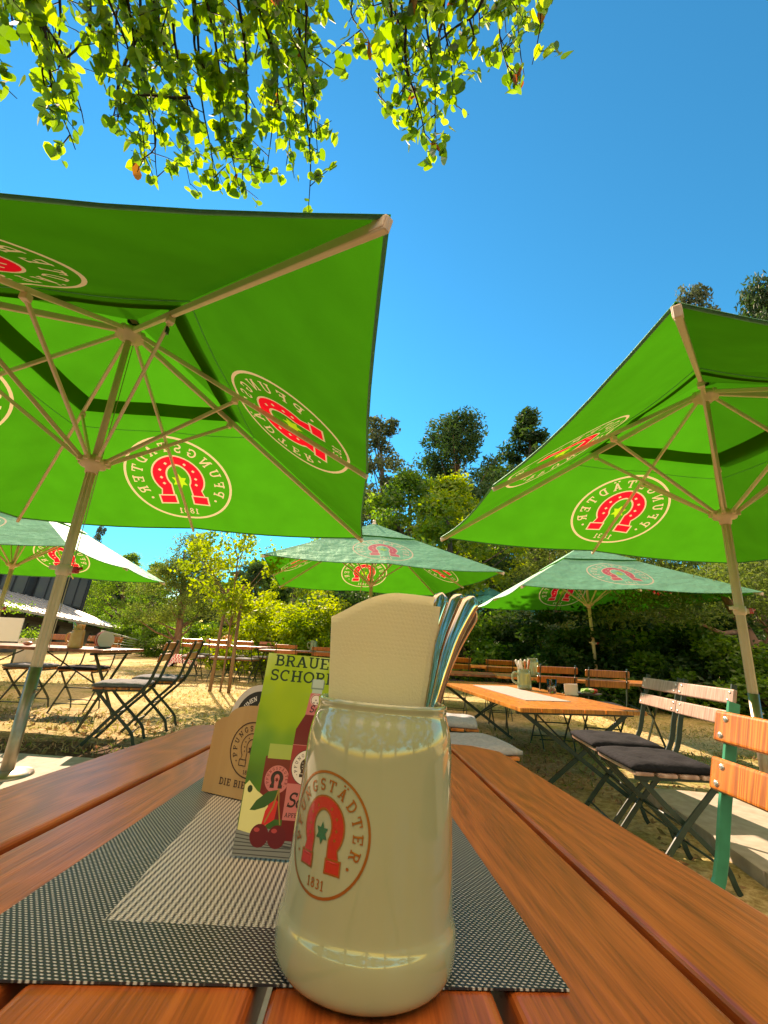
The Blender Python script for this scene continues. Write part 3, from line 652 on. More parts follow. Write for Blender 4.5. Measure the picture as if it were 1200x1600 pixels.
# ------------------------------------------------------------------ parasols
UH, UZR, UZA, UZRUN = 2.181, 2.24, 3.52, 2.18
def make_parasol(cloth='canopy'):
    root = bpy.data.objects.new('parasol', None)
    sl_ = math.hypot(UH, UZA-UZR)                       # slope length at the middle of a side
    T0, TC = .30, .37                                   # start of the main cloth, end of the raised cap
    def side(k):
        a = k*PI/2; o = Vector((math.cos(a), math.sin(a), 0)); e = Vector((-o.y, o.x, 0))
        def mp(x, y, lift=0):
            t = -y/sl_; u = x/(UH*max(t, .01))
            sag = -.045*math.sin(PI*min(1, abs(u)))*t*(1 if lift == 0 else .3)       # cloth hangs a little between the ribs
            hollow = 1-.012*math.sin(PI*min(1, abs(u)))*t
            p = o*(UH*t*hollow)+e*x; return (p.x, p.y, UZA+(UZR-UZA)*t+sag+lift)
        return mp
    def trap(t0, t1, n=14):
        b = [(UH*t1*(1-2*i/n), -sl_*t1) for i in range(n+1)]; tp = [(UH*t0*(-1+2*i/n), -sl_*t0) for i in range(n+1)] if t0 > 0 else [(0, -.001)]
        return tp+b
    grid = [(UH*t*u, -sl_*t) for t in np.linspace(T0+.05, .97, 12) for u in np.linspace(-.93, .93, 15)]
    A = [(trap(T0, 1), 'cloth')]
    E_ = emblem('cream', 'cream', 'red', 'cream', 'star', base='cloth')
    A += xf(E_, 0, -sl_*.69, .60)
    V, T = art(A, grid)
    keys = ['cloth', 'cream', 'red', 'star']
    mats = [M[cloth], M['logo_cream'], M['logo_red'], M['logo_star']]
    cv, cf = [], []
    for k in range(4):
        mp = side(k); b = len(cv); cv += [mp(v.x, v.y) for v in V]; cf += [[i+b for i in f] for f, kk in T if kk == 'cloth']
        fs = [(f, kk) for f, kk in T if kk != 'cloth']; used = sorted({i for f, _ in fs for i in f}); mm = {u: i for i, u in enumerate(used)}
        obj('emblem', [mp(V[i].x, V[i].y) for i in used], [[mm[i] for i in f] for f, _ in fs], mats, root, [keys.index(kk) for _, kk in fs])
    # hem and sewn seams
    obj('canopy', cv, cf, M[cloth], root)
    cv, cf = [], []
    for k in range(4):
        mp = side(k); b = len(cv); n = 10
        for j in range(7):
            t = max(.012, TC*j/6)
            for i in range(n+1): u = -1+2*i/n; cv.append(mp(UH*t*u, -sl_*t, .05-.02*j/6))
        for j in range(6):
            for i in range(n): q = b+j*(n+1)+i; cf.append((q, q+n+1, q+n+2, q+1))
    obj('vent_cap', cv, cf, M[cloth], root)
    bm = bmesh.new()
    for k in range(4):
        mp = side(k)
        for t, wd in ((.995, .018), (.43, .006)):
            pts = [Vector(mp(UH*t*u, -sl_*t))+Vector((0, 0, -.004)) for u in np.linspace(-1, 1, 15)]
            tube(bm, pts, wd*.5, 5, False)
    bobj('hem', bm, M[cloth], root)
    # ribs and struts
    apex = Vector((0, 0, UZA-.10)); hub = Vector((0, 0, UZRUN))
    for k in range(8):
        a = k*PI/4; corner = k % 2 == 1; rr = UH*1.41421 if corner else UH
        end = Vector((math.cos(a)*rr, math.sin(a)*rr, UZR-.035)); st = apex+Vector((math.cos(a)*.07, math.sin(a)*.07, 0))
        bm = bmesh.new(); bar(bm, st, end*.998 if True else end, .028 if corner else .022, .05 if corner else .038, bev=.004)
        tj = .335 if corner else .46
        j = apex.lerp(end, tj); box(bm, j+Vector((0, 0, -.035)), (.05, .05, .05), Matrix.Rotation(a, 3, 'Z'), .008)
        if corner: box(bm, apex.lerp(end, .985), (.075, .036, .046), Matrix.Rotation(a, 3, 'Z') @ Matrix.Rotation(.38, 3, 'Y'), .006)
        bobj('rib', bm, M['rib'], root)
        bm = bmesh.new(); s0 = hub+Vector((math.cos(a)*.085, math.sin(a)*.085, .0)); bar(bm, s0, j+Vector((0, 0, -.04)), .020, .030, bev=.003)
        bobj('strut', bm, M['rib'], root)
    bm = bmesh.new(); lathe(bm, [(0, .06), (.05, .06), (.06, .03), (.11, .025), (.115, 0), (.11, -.03), (.06, -.035), (.055, -.07), (0, -.07)], 16, (0, 0, UZA-.11))
    for k in range(8): a = k*PI/4; box(bm, (math.cos(a)*.10, math.sin(a)*.10, UZA-.11), (.05, .035, .05), Matrix.Rotation(a, 3, 'Z'), .005)
    bobj('top_hub', bm, M['rib'], root)
    bm = bmesh.new(); lathe(bm, [(.03, .06), (.05, .05), (.055, .02), (.09, .015), (.095, -.01), (.09, -.035), (.05, -.045), (.044, -.09), (.033, -.09)], 16, (0, 0, UZRUN-.01))
    for k in range(8): a = k*PI/4; box(bm, (math.cos(a)*.095, math.sin(a)*.095, UZRUN), (.045, .032, .045), Matrix.Rotation(a, 3, 'Z'), .005)
    bobj('runner', bm, M['rib'], root)
    bm = bmesh.new(); tube(bm, [(0, 0, 2.1), (0, 0, UZA-.05)], .026, 20); bobj('upper_mast', bm, M['pole'], root)
    bm = bmesh.new(); tube(bm, [(0, 0, .62), (0, 0, 2.13)], .033, 24)
    for a in range(0, 360, 45): box(bm, (math.cos(R_(a))*.0325, math.sin(R_(a))*.0325, 1.38), (.005, .006, 1.48), Matrix.Rotation(R_(a), 3, 'Z'))
    bobj('mast', bm, M['pole'], root)
    bm = bmesh.new(); lathe(bm, [(.032, .645), (.037, .645), (.037, -.35), (.03, -.35)], 24); tube(bm, [(.03, 0, .5), (.06, 0, .5)], .010, 8)
    lathe(bm, [(.037, .03), (.14, .02), (.15, .0), (.15, -.05)], 24); bobj('ground_sleeve', bm, M['sleeve'], root)
    bm = bmesh.new(); lathe(bm, [(.033, 1.35), (.046, 1.345), (.048, 1.30), (.044, 1.28), (.033, 1.27)], 20)
    box(bm, (-.06, -.01, 1.325), (.06, .04, .03), None, .006); box(bm, (.055, 0, 1.31), (.05, .035, .04), None, .006); w_ = bobj('clamp', bm, M['rib'], root)
    bm = bmesh.new(); box(bm, (.09, -.005, 1.315), (.035, .04, .05), None, .010); tube(bm, [(.095, 0, 1.315), (.13, -.01, 1.33)], .012, 8); bobj('crank_knob', bm, mat_red, w_)
    bm = bmesh.new(); tube(bm, [(.040, .012, .75), (.044, .02, 1.3), (.044, .012, 2.1), (.036, .02, UZA-.2)], .0035, 5); bobj('pull_cord', bm, M['logo_rope'], root)
    bm = bmesh.new(); lathe(bm, [(0, .09), (.03, .08), (.04, .05), (.03, .03), (.05, .0), (.05, -.03)], 14, (0, 0, UZA+.05)); bobj('finial', bm, M['rib'], root)
    bm = bmesh.new(); box(bm, (UH*.33, -UH*.33, UZA-.62), (.012, .03, .05)); bobj('strap', bm, M['iron'], root)
    return root
mat_red = mat('red_plastic', (.55, .015, .03), .3, 0, coat=.4)
M['logo_rope'] = mat('pale_cord', (.5, .45, .36), .9)
PG = 'green brewery parasols'
par = make_parasol(); COL.objects.link(par)
def set_par(o, x, y, z, rot, lab, tilt=(0, 0)):
    o.location = (x, y, z); o.rotation_euler = (-tilt[1], tilt[0], rot); tag(o, lab, 'parasol', PG)
set_par(par, -2.319, 3.069, .093, .055, 'large green parasol seen from beneath, upper left, its pole beside our table', (0, .009))
set_par(dup(par, (0, 0, 0), 0, ''), 3.073, 3.698, .095, .071, 'large green parasol seen from beneath at the right edge of the view', (.024, -.028))
set_par(dup(par, (0, 0, 0), 0, ''), -.208, 9.514, .133, .154, 'far parasol directly above and behind the napkin', (-.003, -.002))
set_par(dup(par, (0, 0, 0), 0, ''), 4.862, 9.822, -.08, -.034, 'far parasol with pale top over the orange table on the right', (-.013, .007))
set_par(dup(par, (0, 0, 0), 0, ''), -7.445, 8.502, .03, .127, 'parasol at the far left in front of the dark building')
teal = dup(par, (0, 0, 0), 0, '')
set_par(teal, 4.523, 18.223, .06, .66, 'shaded teal parasol, smallest and farthest of all')
for ch in teal.children:
    if ch.name.split('.')[0] in ('canopy', 'vent_cap', 'hem'):
        ch.data = ch.data.copy(); ch.data.materials.clear(); ch.data.materials.append(M['teal_canopy'])

# ------------------------------------------------------------------ our table
def main_table():
    root = thing('beer_garden_table', 'brown six slat table in the foreground carrying the stoneware mug and placemat', 'table'); root.matrix_world = MT.copy()
    bm = bmesh.new()
    gaps = [-.445, -.307, -.175, -.042, .100, .2415, .385]
    Y0, Y1 = -.12, 1.33; g = .0045
    for i in range(6):
        a, b = gaps[i]+g, gaps[i+1]-g
        c0 = .065 if i == 0 else 0; c1 = .065 if i == 5 else 0
        out = [(a+c0, Y0), (b-c1, Y0)]+([(b, Y0+c1)] if c1 else [])+([(b, Y1-c1)] if c1 else [])+[(b-c1, Y1), (a+c0, Y1)]+([(a, Y1-c0), (a, Y0+c0)] if c0 else [])
        vt = [bm.verts.new((x, y, 0)) for x, y in out]; vb = [bm.verts.new((x, y, -.032)) for x, y in out]
        n = len(out); ft = bm.faces.new(vt); bm.faces.new(vb[::-1])
        for k in range(n): bm.faces.new((vt[k], vb[k], vb[(k+1) % n], vt[(k+1) % n]))
        bmesh.ops.bevel(bm, geom=list(ft.edges), offset=.006, segments=4, affect='EDGES', profile=.55)
    for f in bm.faces: f.smooth = False
    bobj('tabletop', bm, M['table'], root)
    for y in (.12, 1.02):
        bm = bmesh.new(); bar(bm, (-.40, y, -.045), (.35, y, -.045), .03, .024); bobj('cross_rail', bm, M['iron'], root)
        for s in (-1, 1):
            bm = bmesh.new(); bar(bm, (-.03-s*.34, y+s*.012, -.05), (-.03+s*.34, y+s*.012, -.79), .028, .01, up=(0, 1, 0)); bobj('leg', bm, M['iron'], root)
    bm = bmesh.new(); bar(bm, (.03, .12, -.42), (.03, 1.02, -.42), .015, .015); bobj('stretcher', bm, M['iron'], root)
main_table()

# placemat of woven vinyl
def placemat():
    m, nt, b = newmat('woven_vinyl'); tc = N(nt, 'ShaderNodeTexCoord'); sx = N(nt, 'ShaderNodeSeparateXYZ'); L(nt, tc.outputs['Object'], sx.inputs[0])
    def weave(pu, pv, skew, U_, V_):
        u = math_(nt, 'DIVIDE', U_, pu); v = math_(nt, 'DIVIDE', V_, pv)
        row = math_(nt, 'FLOOR', v); u2 = math_(nt, 'ADD', u, math_(nt, 'MULTIPLY', row, skew))
        fu = math_(nt, 'SUBTRACT', math_(nt, 'FRACT', u2), .5); fv = math_(nt, 'SUBTRACT', math_(nt, 'FRACT', v), .5)
        fu2 = math_(nt, 'ADD', fu, math_(nt, 'MULTIPLY', fv, .35))
        d = math_(nt, 'ADD', math_(nt, 'POWER', math_(nt, 'ABSOLUTE', math_(nt, 'MULTIPLY', fu2, 2.5)), 2.0), math_(nt, 'POWER', math_(nt, 'ABSOLUTE', math_(nt, 'MULTIPLY', fv, 2.9)), 2.0))
        return math_(nt, 'SUBTRACT', 1.0, math_(nt, 'MINIMUM', d, 1.0))
    X, Y = sx.outputs[0], sx.outputs[1]
    w1 = weave(.0040, .0026, .5, X, Y); w2 = weave(.0026, .0021, .28, X, Y)
    # strong stripes in the centre field
    st = math_(nt, 'PINGPONG', math_(nt, 'DIVIDE', X, .0046), .5); st = math_(nt, 'MULTIPLY', st, 2.0)
    light = math_(nt, 'POWER', w1, .6)
    def inside(lo, hi, c): return math_(nt, 'MULTIPLY', math_(nt, 'GREATER_THAN', c, lo), math_(nt, 'LESS_THAN', c, hi))
    Xs = math_(nt, 'ADD', X, math_(nt, 'MULTIPLY', Y, .0906)); ins = math_(nt, 'MULTIPLY', inside(-.1325, .10, Xs), inside(-.120, .20, math_(nt, 'SUBTRACT', Y, math_(nt, 'MULTIPLY', X, .08))))
    outer = ramp(nt, light, [(.1, (.018, .020, .024)), (.55, (.10, .10, .085)), (.85, (.46, .48, .44))])
    cl = math_(nt, 'MULTIPLY', math_(nt, 'ADD', math_(nt, 'MULTIPLY', st, .75), math_(nt, 'MULTIPLY', w2, .45)), 1.0)
    inner = ramp(nt, cl, [(.16, (.03, .03, .034)), (.42, (.30, .29, .23)), (.9, (.64, .63, .54))])
    mx = N(nt, 'ShaderNodeMixRGB'); L(nt, ins, mx.inputs[0]); L(nt, outer.outputs[0], mx.inputs[1]); L(nt, inner.outputs[0], mx.inputs[2]); L(nt, mx.outputs[0], b.inputs['Base Color'])
    hgt = N(nt, 'ShaderNodeMixRGB'); L(nt, ins, hgt.inputs[0]); L(nt, light, hgt.inputs[1]); L(nt, cl, hgt.inputs[2])
    bp = N(nt, 'ShaderNodeBump', Strength=.7, Distance=.0012); L(nt, hgt.outputs[0], bp.inputs['Height']); L(nt, bp.outputs[0], b.inputs['Normal'])
    b.inputs['Roughness'].default_value = .42
    o0 = (-.04, .5)
    c4 = [(-.228, .306), (.143, .340), (.128, .80), (-.232, .79)]
    V = []; F = []; n = 24
    for h in (0.0020, .0008):
        for j in range(n+1):
            for i in range(n+1):
                u, v = i/n, j/n
                x = (1-v)*((1-u)*c4[0][0]+u*c4[1][0])+v*((1-u)*c4[3][0]+u*c4[2][0]); y = (1-v)*((1-u)*c4[0][1]+u*c4[1][1])+v*((1-u)*c4[3][1]+u*c4[2][1])
                V.append((x-o0[0], y-o0[1], h+.0006*math.sin(u*9)*math.sin(v*7)))
    q = (n+1)*(n+1)
    for j in range(n):
        for i in range(n):
            a = j*(n+1)+i; F.append((a, a+1, a+n+2, a+n+1)); F.append((q+a, q+a+n+1, q+a+n+2, q+a+1))
    for k in range(n):
        F.append((k+1, k, q+k, q+k+1)); t = n*(n+1)+k; F.append((t, t+1, q+t+1, q+t))
        l_ = k*(n+1); F.append((l_, l_+n+1, q+l_+n+1, q+l_)); r = k*(n+1)+n; F.append((r+n+1, r, q+r, q+r+n+1))
    o = obj('placemat', V, F, m); onT(o, o0[0], o0[1], 0); tag(o, 'woven black and silver placemat with paler centre lying under the mug', 'placemat')
placemat()

# ------------------------------------------------------------------ mugs
MUG = [(0, .004), (.045, .004), (.0475, 0), (.0525, .0015), (.0560, .006), (.0572, .014), (.0570, .022), (.0556, .0275), (.0549, .034), (.0541, .06), (.0528, .095), (.0522, .118), (.0515, .128), (.0500, .136), (.0483, .142), (.0477, .146), (.0481, .1495), (.0470, .1515), (.0452, .149), (.0452, .140), (.0445, .125), (.0470, .05), (.047, .012), (0, .012)]
def make_mug():
    root = bpy.data.objects.new('stoneware_mug', None); COL.objects.link(root)
    bm = bmesh.new(); p = [MUG[0]]+smoothprof(MUG[1:-1], 5)+[MUG[-1]]; lathe(bm, p, 96); bmesh.ops.recalc_face_normals(bm, faces=bm.faces); bobj('body', bm, M['glaze'], root)
    bm = bmesh.new(); pts = smoothprof([(.053, 0, .118), (.075, 0, .122), (.092, 0, .105), (.094, 0, .075), (.083, 0, .048), (.053, 0, .036)], 5); tube(bm, pts, .0075, 12); bobj('handle', bm, M['glaze'], root)
    return root
mug = make_mug(); onT(mug, .0155, .354, .003, R_(53)); mug.matrix_world = mug.matrix_world @ Matrix.Diagonal((1.02, 1.02, 1.0, 1))
tag(mug, 'tall cream stoneware mug with red horseshoe emblem, holding napkin and cutlery', 'mug')
def mug_emblem(root):
    A = emblem('gold', 'gold', 'red', 'gold', 'star', base=None)
    grid = [(x, y) for x in np.linspace(-.95, .95, 16) for y in np.linspace(-.95, .95, 8)]
    th0 = -PI/2-R_(37)-R_(53); s = .0315
    def mp(x, y):
        z = .0775+y*s*1.02; rr = float(np.interp(z, [.032, .06, .095, .118], [.0547, .0541, .0528, .0522]))+.0004; th = th0+x*s/.0535; return (rr*math.cos(th), rr*math.sin(th), z)
    A = [(ell(0, 0, 1.001, n=56), None)]+A
    art_mesh('emblem', A, {'gold': M['gold'], 'red': M['mug_red'], 'star': M['mug_green']}, mp, root, extra=grid)
mug_emblem(mug)

def napkin():
    m = translucent('cream_napkin_paper', (.78, .74, .48), (.72, .72, .44), .38, .8, .0)
    nt = m.node_tree; tc = N(nt, 'ShaderNodeTexCoord'); sx = N(nt, 'ShaderNodeSeparateXYZ'); L(nt, tc.outputs['Object'], sx.inputs[0])
    # embossed dots in rows
    p = .0034
    row = math_(nt, 'FLOOR', math_(nt, 'DIVIDE', sx.outputs[2], p)); u = math_(nt, 'ADD', math_(nt, 'DIVIDE', sx.outputs[0], p), math_(nt, 'MULTIPLY', row, .5))
    fu = math_(nt, 'SUBTRACT', math_(nt, 'FRACT', u), .5); fv = math_(nt, 'SUBTRACT', math_(nt, 'FRACT', math_(nt, 'DIVIDE', sx.outputs[2], p)), .5)
    d = math_(nt, 'SQRT', math_(nt, 'ADD', math_(nt, 'MULTIPLY', fu, fu), math_(nt, 'MULTIPLY', fv, fv)))
    dot = math_(nt, 'LESS_THAN', d, .30)
    zz = math_(nt, 'ADD', sx.outputs[2], math_(nt, 'MULTIPLY', math_(nt, 'SINE', math_(nt, 'MULTIPLY', sx.outputs[0], 260.0)), .002))
    band = math_(nt, 'MULTIPLY', math_(nt, 'GREATER_THAN', zz, .183), math_(nt, 'LESS_THAN', zz, .229))
    hgt = math_(nt, 'MULTIPLY', dot, band)
    n1 = N(nt, 'ShaderNodeTexNoise', Scale=500.0); L(nt, tc.outputs['Object'], n1.inputs['Vector'])
    n2 = N(nt, 'ShaderNodeTexNoise', Scale=14.0, Detail=3.0); mp_ = N(nt, 'ShaderNodeMapping'); mp_.inputs['Scale'].default_value = (1, 1, .2); L(nt, tc.outputs['Object'], mp_.inputs[0]); L(nt, mp_.outputs[0], n2.inputs['Vector'])
    h = math_(nt, 'ADD', math_(nt, 'MULTIPLY', hgt, -2.2), math_(nt, 'ADD', math_(nt, 'MULTIPLY', n1.outputs[0], .12), math_(nt, 'MULTIPLY', n2.outputs[0], 2.0)))
    bp = N(nt, 'ShaderNodeBump', Strength=1.0, Distance=.0016); L(nt, h, bp.inputs['Height'])
    for n in nt.nodes:
        if n.type in ('BSDF_DIFFUSE', 'BSDF_TRANSLUCENT'): L(nt, bp.outputs[0], n.inputs['Normal'])
    root = bpy.data.objects.new('paper_napkin', None); COL.objects.link(root); onT(root, 0, .36, .003)
    tag(root, 'folded cream paper napkin with embossed dots standing in the mug', 'napkin')
    V = []; F = []
    nu, nv = 28, 20
    for side in (0, 1):
        for j in range(nv+1):
            v = j/nv
            for i in range(nu+1):
                u = i/nu
                topz = .2115+.021*math.sin(min(1, u*1.5)*PI/2)**1.2 + .003*u
                z = .06+(topz-.06)*v; wv = .0355+.0085*max(0, (z-.14)/.09); x = .0085-wv*(1-.02)+2*wv*u
                yb = -.014*math.sin(PI*u)*(1-.2*v)-.006*math.cos(7*u)*.25*(1-v)
                V.append((x, yb+.004+(.0012 if side else 0), z))
    q = (nu+1)*(nv+1)
    for s_ in (0, 1):
        for j in range(nv):
            for i in range(nu): a = s_*q+j*(nu+1)+i; F.append((a, a+1, a+nu+2, a+nu+1))
    for i in range(nu): a = nv*(nu+1)+i; F.append((a, a+1, q+a+1, q+a))
    obj('front_ply', V, F, m, root, smooth=True)
    V2 = [(.0085+.012+(x-.0085)*.97, y+.010-.002*z*8, z*.97) for x, y, z in V[:q]]; obj('back_ply', V2, F[:nu*nv], m, root, smooth=True)
napkin()

def cutlery():
    tips = [(.0615, .010, .241), (.0705, .016, .216), (.0775, .007, .2405), (.0870, .000, .2385), (.092, .012, .228)]
    labs = ['polished steel cutlery handle with curled end right behind the napkin', 'polished steel cutlery handle, shortest of the bundle in the mug', 'polished steel cutlery handle, third from the napkin',
            'polished steel cutlery handle with broad end reflecting orange', 'polished steel cutlery handle leaning farthest right in the mug']
    for i, (tx, ty, tz) in enumerate(tips):
        b = Vector((.018+i*.0035, .004+.003*math.sin(i*2), .02)); t = Vector((tx, ty, tz)); m1 = Vector((.048+i*.0030, ty*.8, .150))
        pts = smoothprof([tuple(b), tuple(m1), tuple(m1.lerp(t, .55)+Vector((-.004, 0, 0))), tuple(t)], 7)
        pts = pts[:-3]+[tuple(Vector(pts[-4]).lerp(Vector(pts[-1]), q)) for q in (.2, .4, .55, .7, .8, .88, .94, .98, 1.0)]; n = len(pts); bm = bmesh.new(); rings = []; Lt = sum((Vector(a_)-Vector(b_)).length for a_, b_ in zip(pts, pts[1:])); run = 0
        yaw = (-.15, .25, .1, -.1, .45)[i]; e = Vector((math.cos(yaw), math.sin(yaw), 0))
        for k, p in enumerate(pts):
            run += (Vector(p)-Vector(pts[max(k-1, 0)])).length; f = run/Lt; wd = .0030+.0046*max(0, (f-.40)/.60)**1.1; rem = (1-f)*Lt
            if rem < .008: wd *= math.sqrt(max(.01, 1-((.008-rem)/.008)**2))
            d = (Vector(pts[min(k+1, n-1)])-Vector(pts[max(k-1, 0)])).normalized(); ee = (e-d*e.dot(d)).normalized(); nn = d.cross(ee); th = .0011
            rings.append([bm.verts.new(Vector(p)+ee*wd*math.cos(a)+nn*(th*math.sin(a)+.0012*math.cos(a)**2)) for a in np.linspace(0, 2*PI, 17)[:-1]])
        for a, c in zip(rings, rings[1:]):
            for k in range(16): f = bm.faces.new((a[k], a[(k+1) % 16], c[(k+1) % 16], c[k])); f.smooth = True
        bm.faces.new(rings[0][::-1]); bm.faces.new(rings[-1]); bmesh.ops.recalc_face_normals(bm, faces=bm.faces)
        o = bobj('cutlery_handle', bm, M['steel']); onT(o, 0, .36, .003); tag(o, labs[i], 'cutlery', 'cutlery standing in the mug')
cutlery()

# ------------------------------------------------------------------ coaster box and advertising card
def coaster_box():
    kraft = mat('printed_kraft_board', (.36, .22, .085), .55, 0, (.42, .27, .11), 40, .1, stretch=(1, 1, .08), coat=.25)
    root = bpy.data.objects.new('coaster_box', None); COL.objects.link(root); onT(root, -.207, .676, .003, R_(-22))
    tag(root, 'kraft cardboard coaster box with arched top left of the green card', 'coaster box')
    W, H, D = .135, .088, .035
    out = [(0, 0), (W, 0), (W, H*.97), (W-.012, H+.006)]+[(.5*W+(.5*W-.022)*math.cos(R_(a)), H+.006+.018*math.sin(R_(a))) for a in np.linspace(0, 180, 18)]+[(.012, H+.004), (.0, H*.95)]
    for y, nm in ((0, 'front_panel'), (D, 'back_panel')):
        n = len(out); k = 1.0 if nm == 'front_panel' else .9
        obj(nm, [(a, y, b*k) for a, b in out]+[(a, y+.0015, b*k) for a, b in out], [list(range(n))[::-1], list(range(n, 2*n))]+[(i, (i+1) % n, n+(i+1) % n, n+i) for i in range(n)], kraft, root)
    bm = bmesh.new(); box(bm, (.0008, D/2+.0008, .03), (.0015, D-.002, .06)); box(bm, (W-.0008, D/2+.0008, .03), (.0015, D-.002, .06)); box(bm, (W/2, D/2, .001), (W-.004, D-.002, .0015)); bobj('tray', bm, kraft, root)
    A = [(ell(0, 0, 1.0, n=56), 'ink'), (ell(0, 0, .955, n=56), None)]
    E_ = emblem('ink', 'ink', None, 'ink', 'ink', base=None)[2:]
    A = xf([(ell(0, 0, 1, n=56), 'ink'), (ell(0, 0, .955, n=56), None)]+E_, .068, .058, .034)
    T = text_line('DIE BIERMACHER', .026, .0125, .0082, 'ink', track=.1)
    ink = mat('brown_ink', (.045, .02, .01), .6)
    art_mesh('emblem', A, {'ink': ink}, lambda x, y: (x, -.0004, y), root)
    art_mesh('lettering', T, {'ink': ink}, lambda x, y: (x, -.0004, y), root)
    # round paper coaster standing in it
    c = bpy.data.objects.new('beer_mat', None); COL.objects.link(c); onT(c, -.152, .703, .088, R_(-22)); tag(c, 'round black and white beer mat standing in the coaster box', 'beer mat')
    bm = bmesh.new(); bmesh.ops.create_cone(bm, cap_ends=True, segments=64, radius1=.052, radius2=.052, depth=.0015, matrix=Matrix.Rotation(PI/2, 4, 'X')); bobj('disc', bm, mat('white_pulp_board', (.5, .5, .46), .8), c)
    art_mesh('print', [(ell(0, 0, .043, n=56), 'k')]+text_arc('KLUMEN', .030, .0065, 165, 105, 'w')+[(p, 'g') for p in thick([(-.006, .018), (-.002, .028), (.002, .040)], .002)+thick([(.0, .018), (.004, .030), (.008, .038)], .002)], {'k': M['black'], 'w': mat('white_ink', (.7, .7, .66), .6), 'g': mat('tan_ink', (.45, .33, .12), .6)}, lambda x, y: (x, -.0010, y), c)
coaster_box()

def ad_card():
    W, H = .105, .180
    root = bpy.data.objects.new('table_card', None); COL.objects.link(root); onT(root, -.108, .482, .004, R_(.5), R_(-4))
    tag(root, 'green upright advertising card with red bottle and cherries behind the mug', 'table card')
    m, nt, b = newmat('printed_meadow'); tc = N(nt, 'ShaderNodeTexCoord'); sx = N(nt, 'ShaderNodeSeparateXYZ'); L(nt, tc.outputs['Object'], sx.inputs[0])
    mp_ = N(nt, 'ShaderNodeMapping'); mp_.inputs['Scale'].default_value = (1, 0, 1); L(nt, tc.outputs['Object'], mp_.inputs[0])
    no = N(nt, 'ShaderNodeTexNoise', Scale=22.0, Detail=1.5); L(nt, mp_.outputs[0], no.inputs['Vector']); vo = N(nt, 'ShaderNodeTexVoronoi', Scale=45.0); vo.feature = 'SMOOTH_F1'; L(nt, mp_.outputs[0], vo.inputs['Vector'])
    g = math_(nt, 'ADD', math_(nt, 'MULTIPLY', sx.outputs[2], 3.6), math_(nt, 'MULTIPLY', no.outputs[0], .45)); g = math_(nt, 'SUBTRACT', g, math_(nt, 'MULTIPLY', vo.outputs['Distance'], .12))
    r = ramp(nt, g, [(.25, (.02, .10, .012)), (.5, (.07, .25, .01)), (.62, (.22, .40, .01)), (.78, (.30, .48, .012)), (.92, (.55, .68, .30))]); L(nt, r.outputs[0], b.inputs['Base Color'])
    b.inputs['Roughness'].default_value = .35; b.inputs['Coat Weight'].default_value = .1
    board = mat('dark_card_edge', (.03, .04, .03), .6)
    bm = bmesh.new(); box(bm, (W/2, .0008, H/2), (W, .0012, H)); bobj('back_board', bm, board, root)
    V = [(0, -.0001, 0), (W, -.0001, 0), (W, -.0001, H), (0, -.0001, H)]
    def cp(n, c, ro=.3): mm = mat(n, c, ro, coat=.12); return mm
    K = dict(bg=m, txt=cp('print_black', (.008, .03, .006)), dred=cp('print_dark_red', (.15, .003, .006)), red=cp('print_red', (.30, .015, .025)), pink=cp('print_pink', (.55, .16, .16)), blk=cp('print_dark', (.02, .006, .008)),
             white=cp('print_white', (.72, .68, .62)), glass=cp('print_glass', (.38, .52, .45)), gl2=cp('print_glass_dark', (.16, .25, .2)), apple=cp('print_apple', (.66, .66, .28)), skin=cp('print_apple_skin', (.62, .02, .02)),
             leaf=cp('print_leaf', (.015, .09, .015)), stem=cp('print_stem', (.30, .20, .04)), cher=cp('print_cherry', (.13, .004, .008)), hi=cp('print_cherry_light', (.45, .05, .05)), plank=cp('print_plank', (.20, .22, .20)), pl2=cp('print_plank_dark', (.05, .055, .05)), fr=cp('print_froth', (.30, .42, .08)))
    A = [([(0, 0), (W, 0), (W, H), (0, H)], 'bg')]
    A += text_line('BRAUEREI', .0045+.004, .1675, .0115, 'txt', shear=.0, track=.04, sx=1.18)
    A += text_line('SCHORLE', .0035+.002, .1525, .0115, 'txt', shear=.0, track=.04, sx=1.18)
    # planks
    A.append(([(0, 0), (W, 0), (W, .018), (0, .024)], 'plank'))
    for i in range(7): y = .002+i*.003; A.append((thick([(0.0, y), (W*.99, y*.6+.004*math.sin(i))], .0008)[0], 'pl2'))
    # tumbler of red drink with small emblem
    A.append((quad(.016, .03, .052, .082), 'dred')); A.append((quad(.018, .080, .054, .093), 'fr'))
    A += xf([(ell(0, 0, 1, n=40), 'pink')]+emblem('dred', 'dred', None, 'dred', 'dred', base='pink'), .0305, .0625, .0125)
    # bottle
    bx = .0585
    body = [(bx-.017, .014), (bx+.017, .014), (bx+.0175, .085), (bx+.0165, .108), (bx+.009, .122), (bx+.006, .140), (bx-.006, .140), (bx-.009, .122), (bx-.0165, .108), (bx-.0175, .085)]
    A.append((body, 'dred')); A.append(([(bx-.0055, .140), (bx+.0055, .140), (bx+.005, .152), (bx-.005, .152)], 'glass'))
    A.append((quad(bx-.0068, .147, bx+.0068, .156), 'gl2')); A.append((quad(bx-.0058, .1485, bx+.0058, .157), 'glass'))
    A.append(([(bx-.0092, .122), (bx+.0092, .122), (bx+.0066, .143), (bx-.0066, .143)], 'pink'))
    A += xf([(ell(0, 0, 1, n=32), 'white'), (ell(0, 0, .93, n=32), 'red'), (ell(0, 0, .8, n=24), 'white')]+emblem('white', 'white', 'blk', 'white', 'blk', base='white')[-13:], bx, .1365, .0058)
    A += text_line('Sch', bx-.006, .1245, .007, 'blk', shear=.25)
    A.append((quad(bx-.0172, .030, bx+.0172, .094), 'pink')); A.append((quad(bx-.0172, .060, bx+.0172, .0935), 'red'))
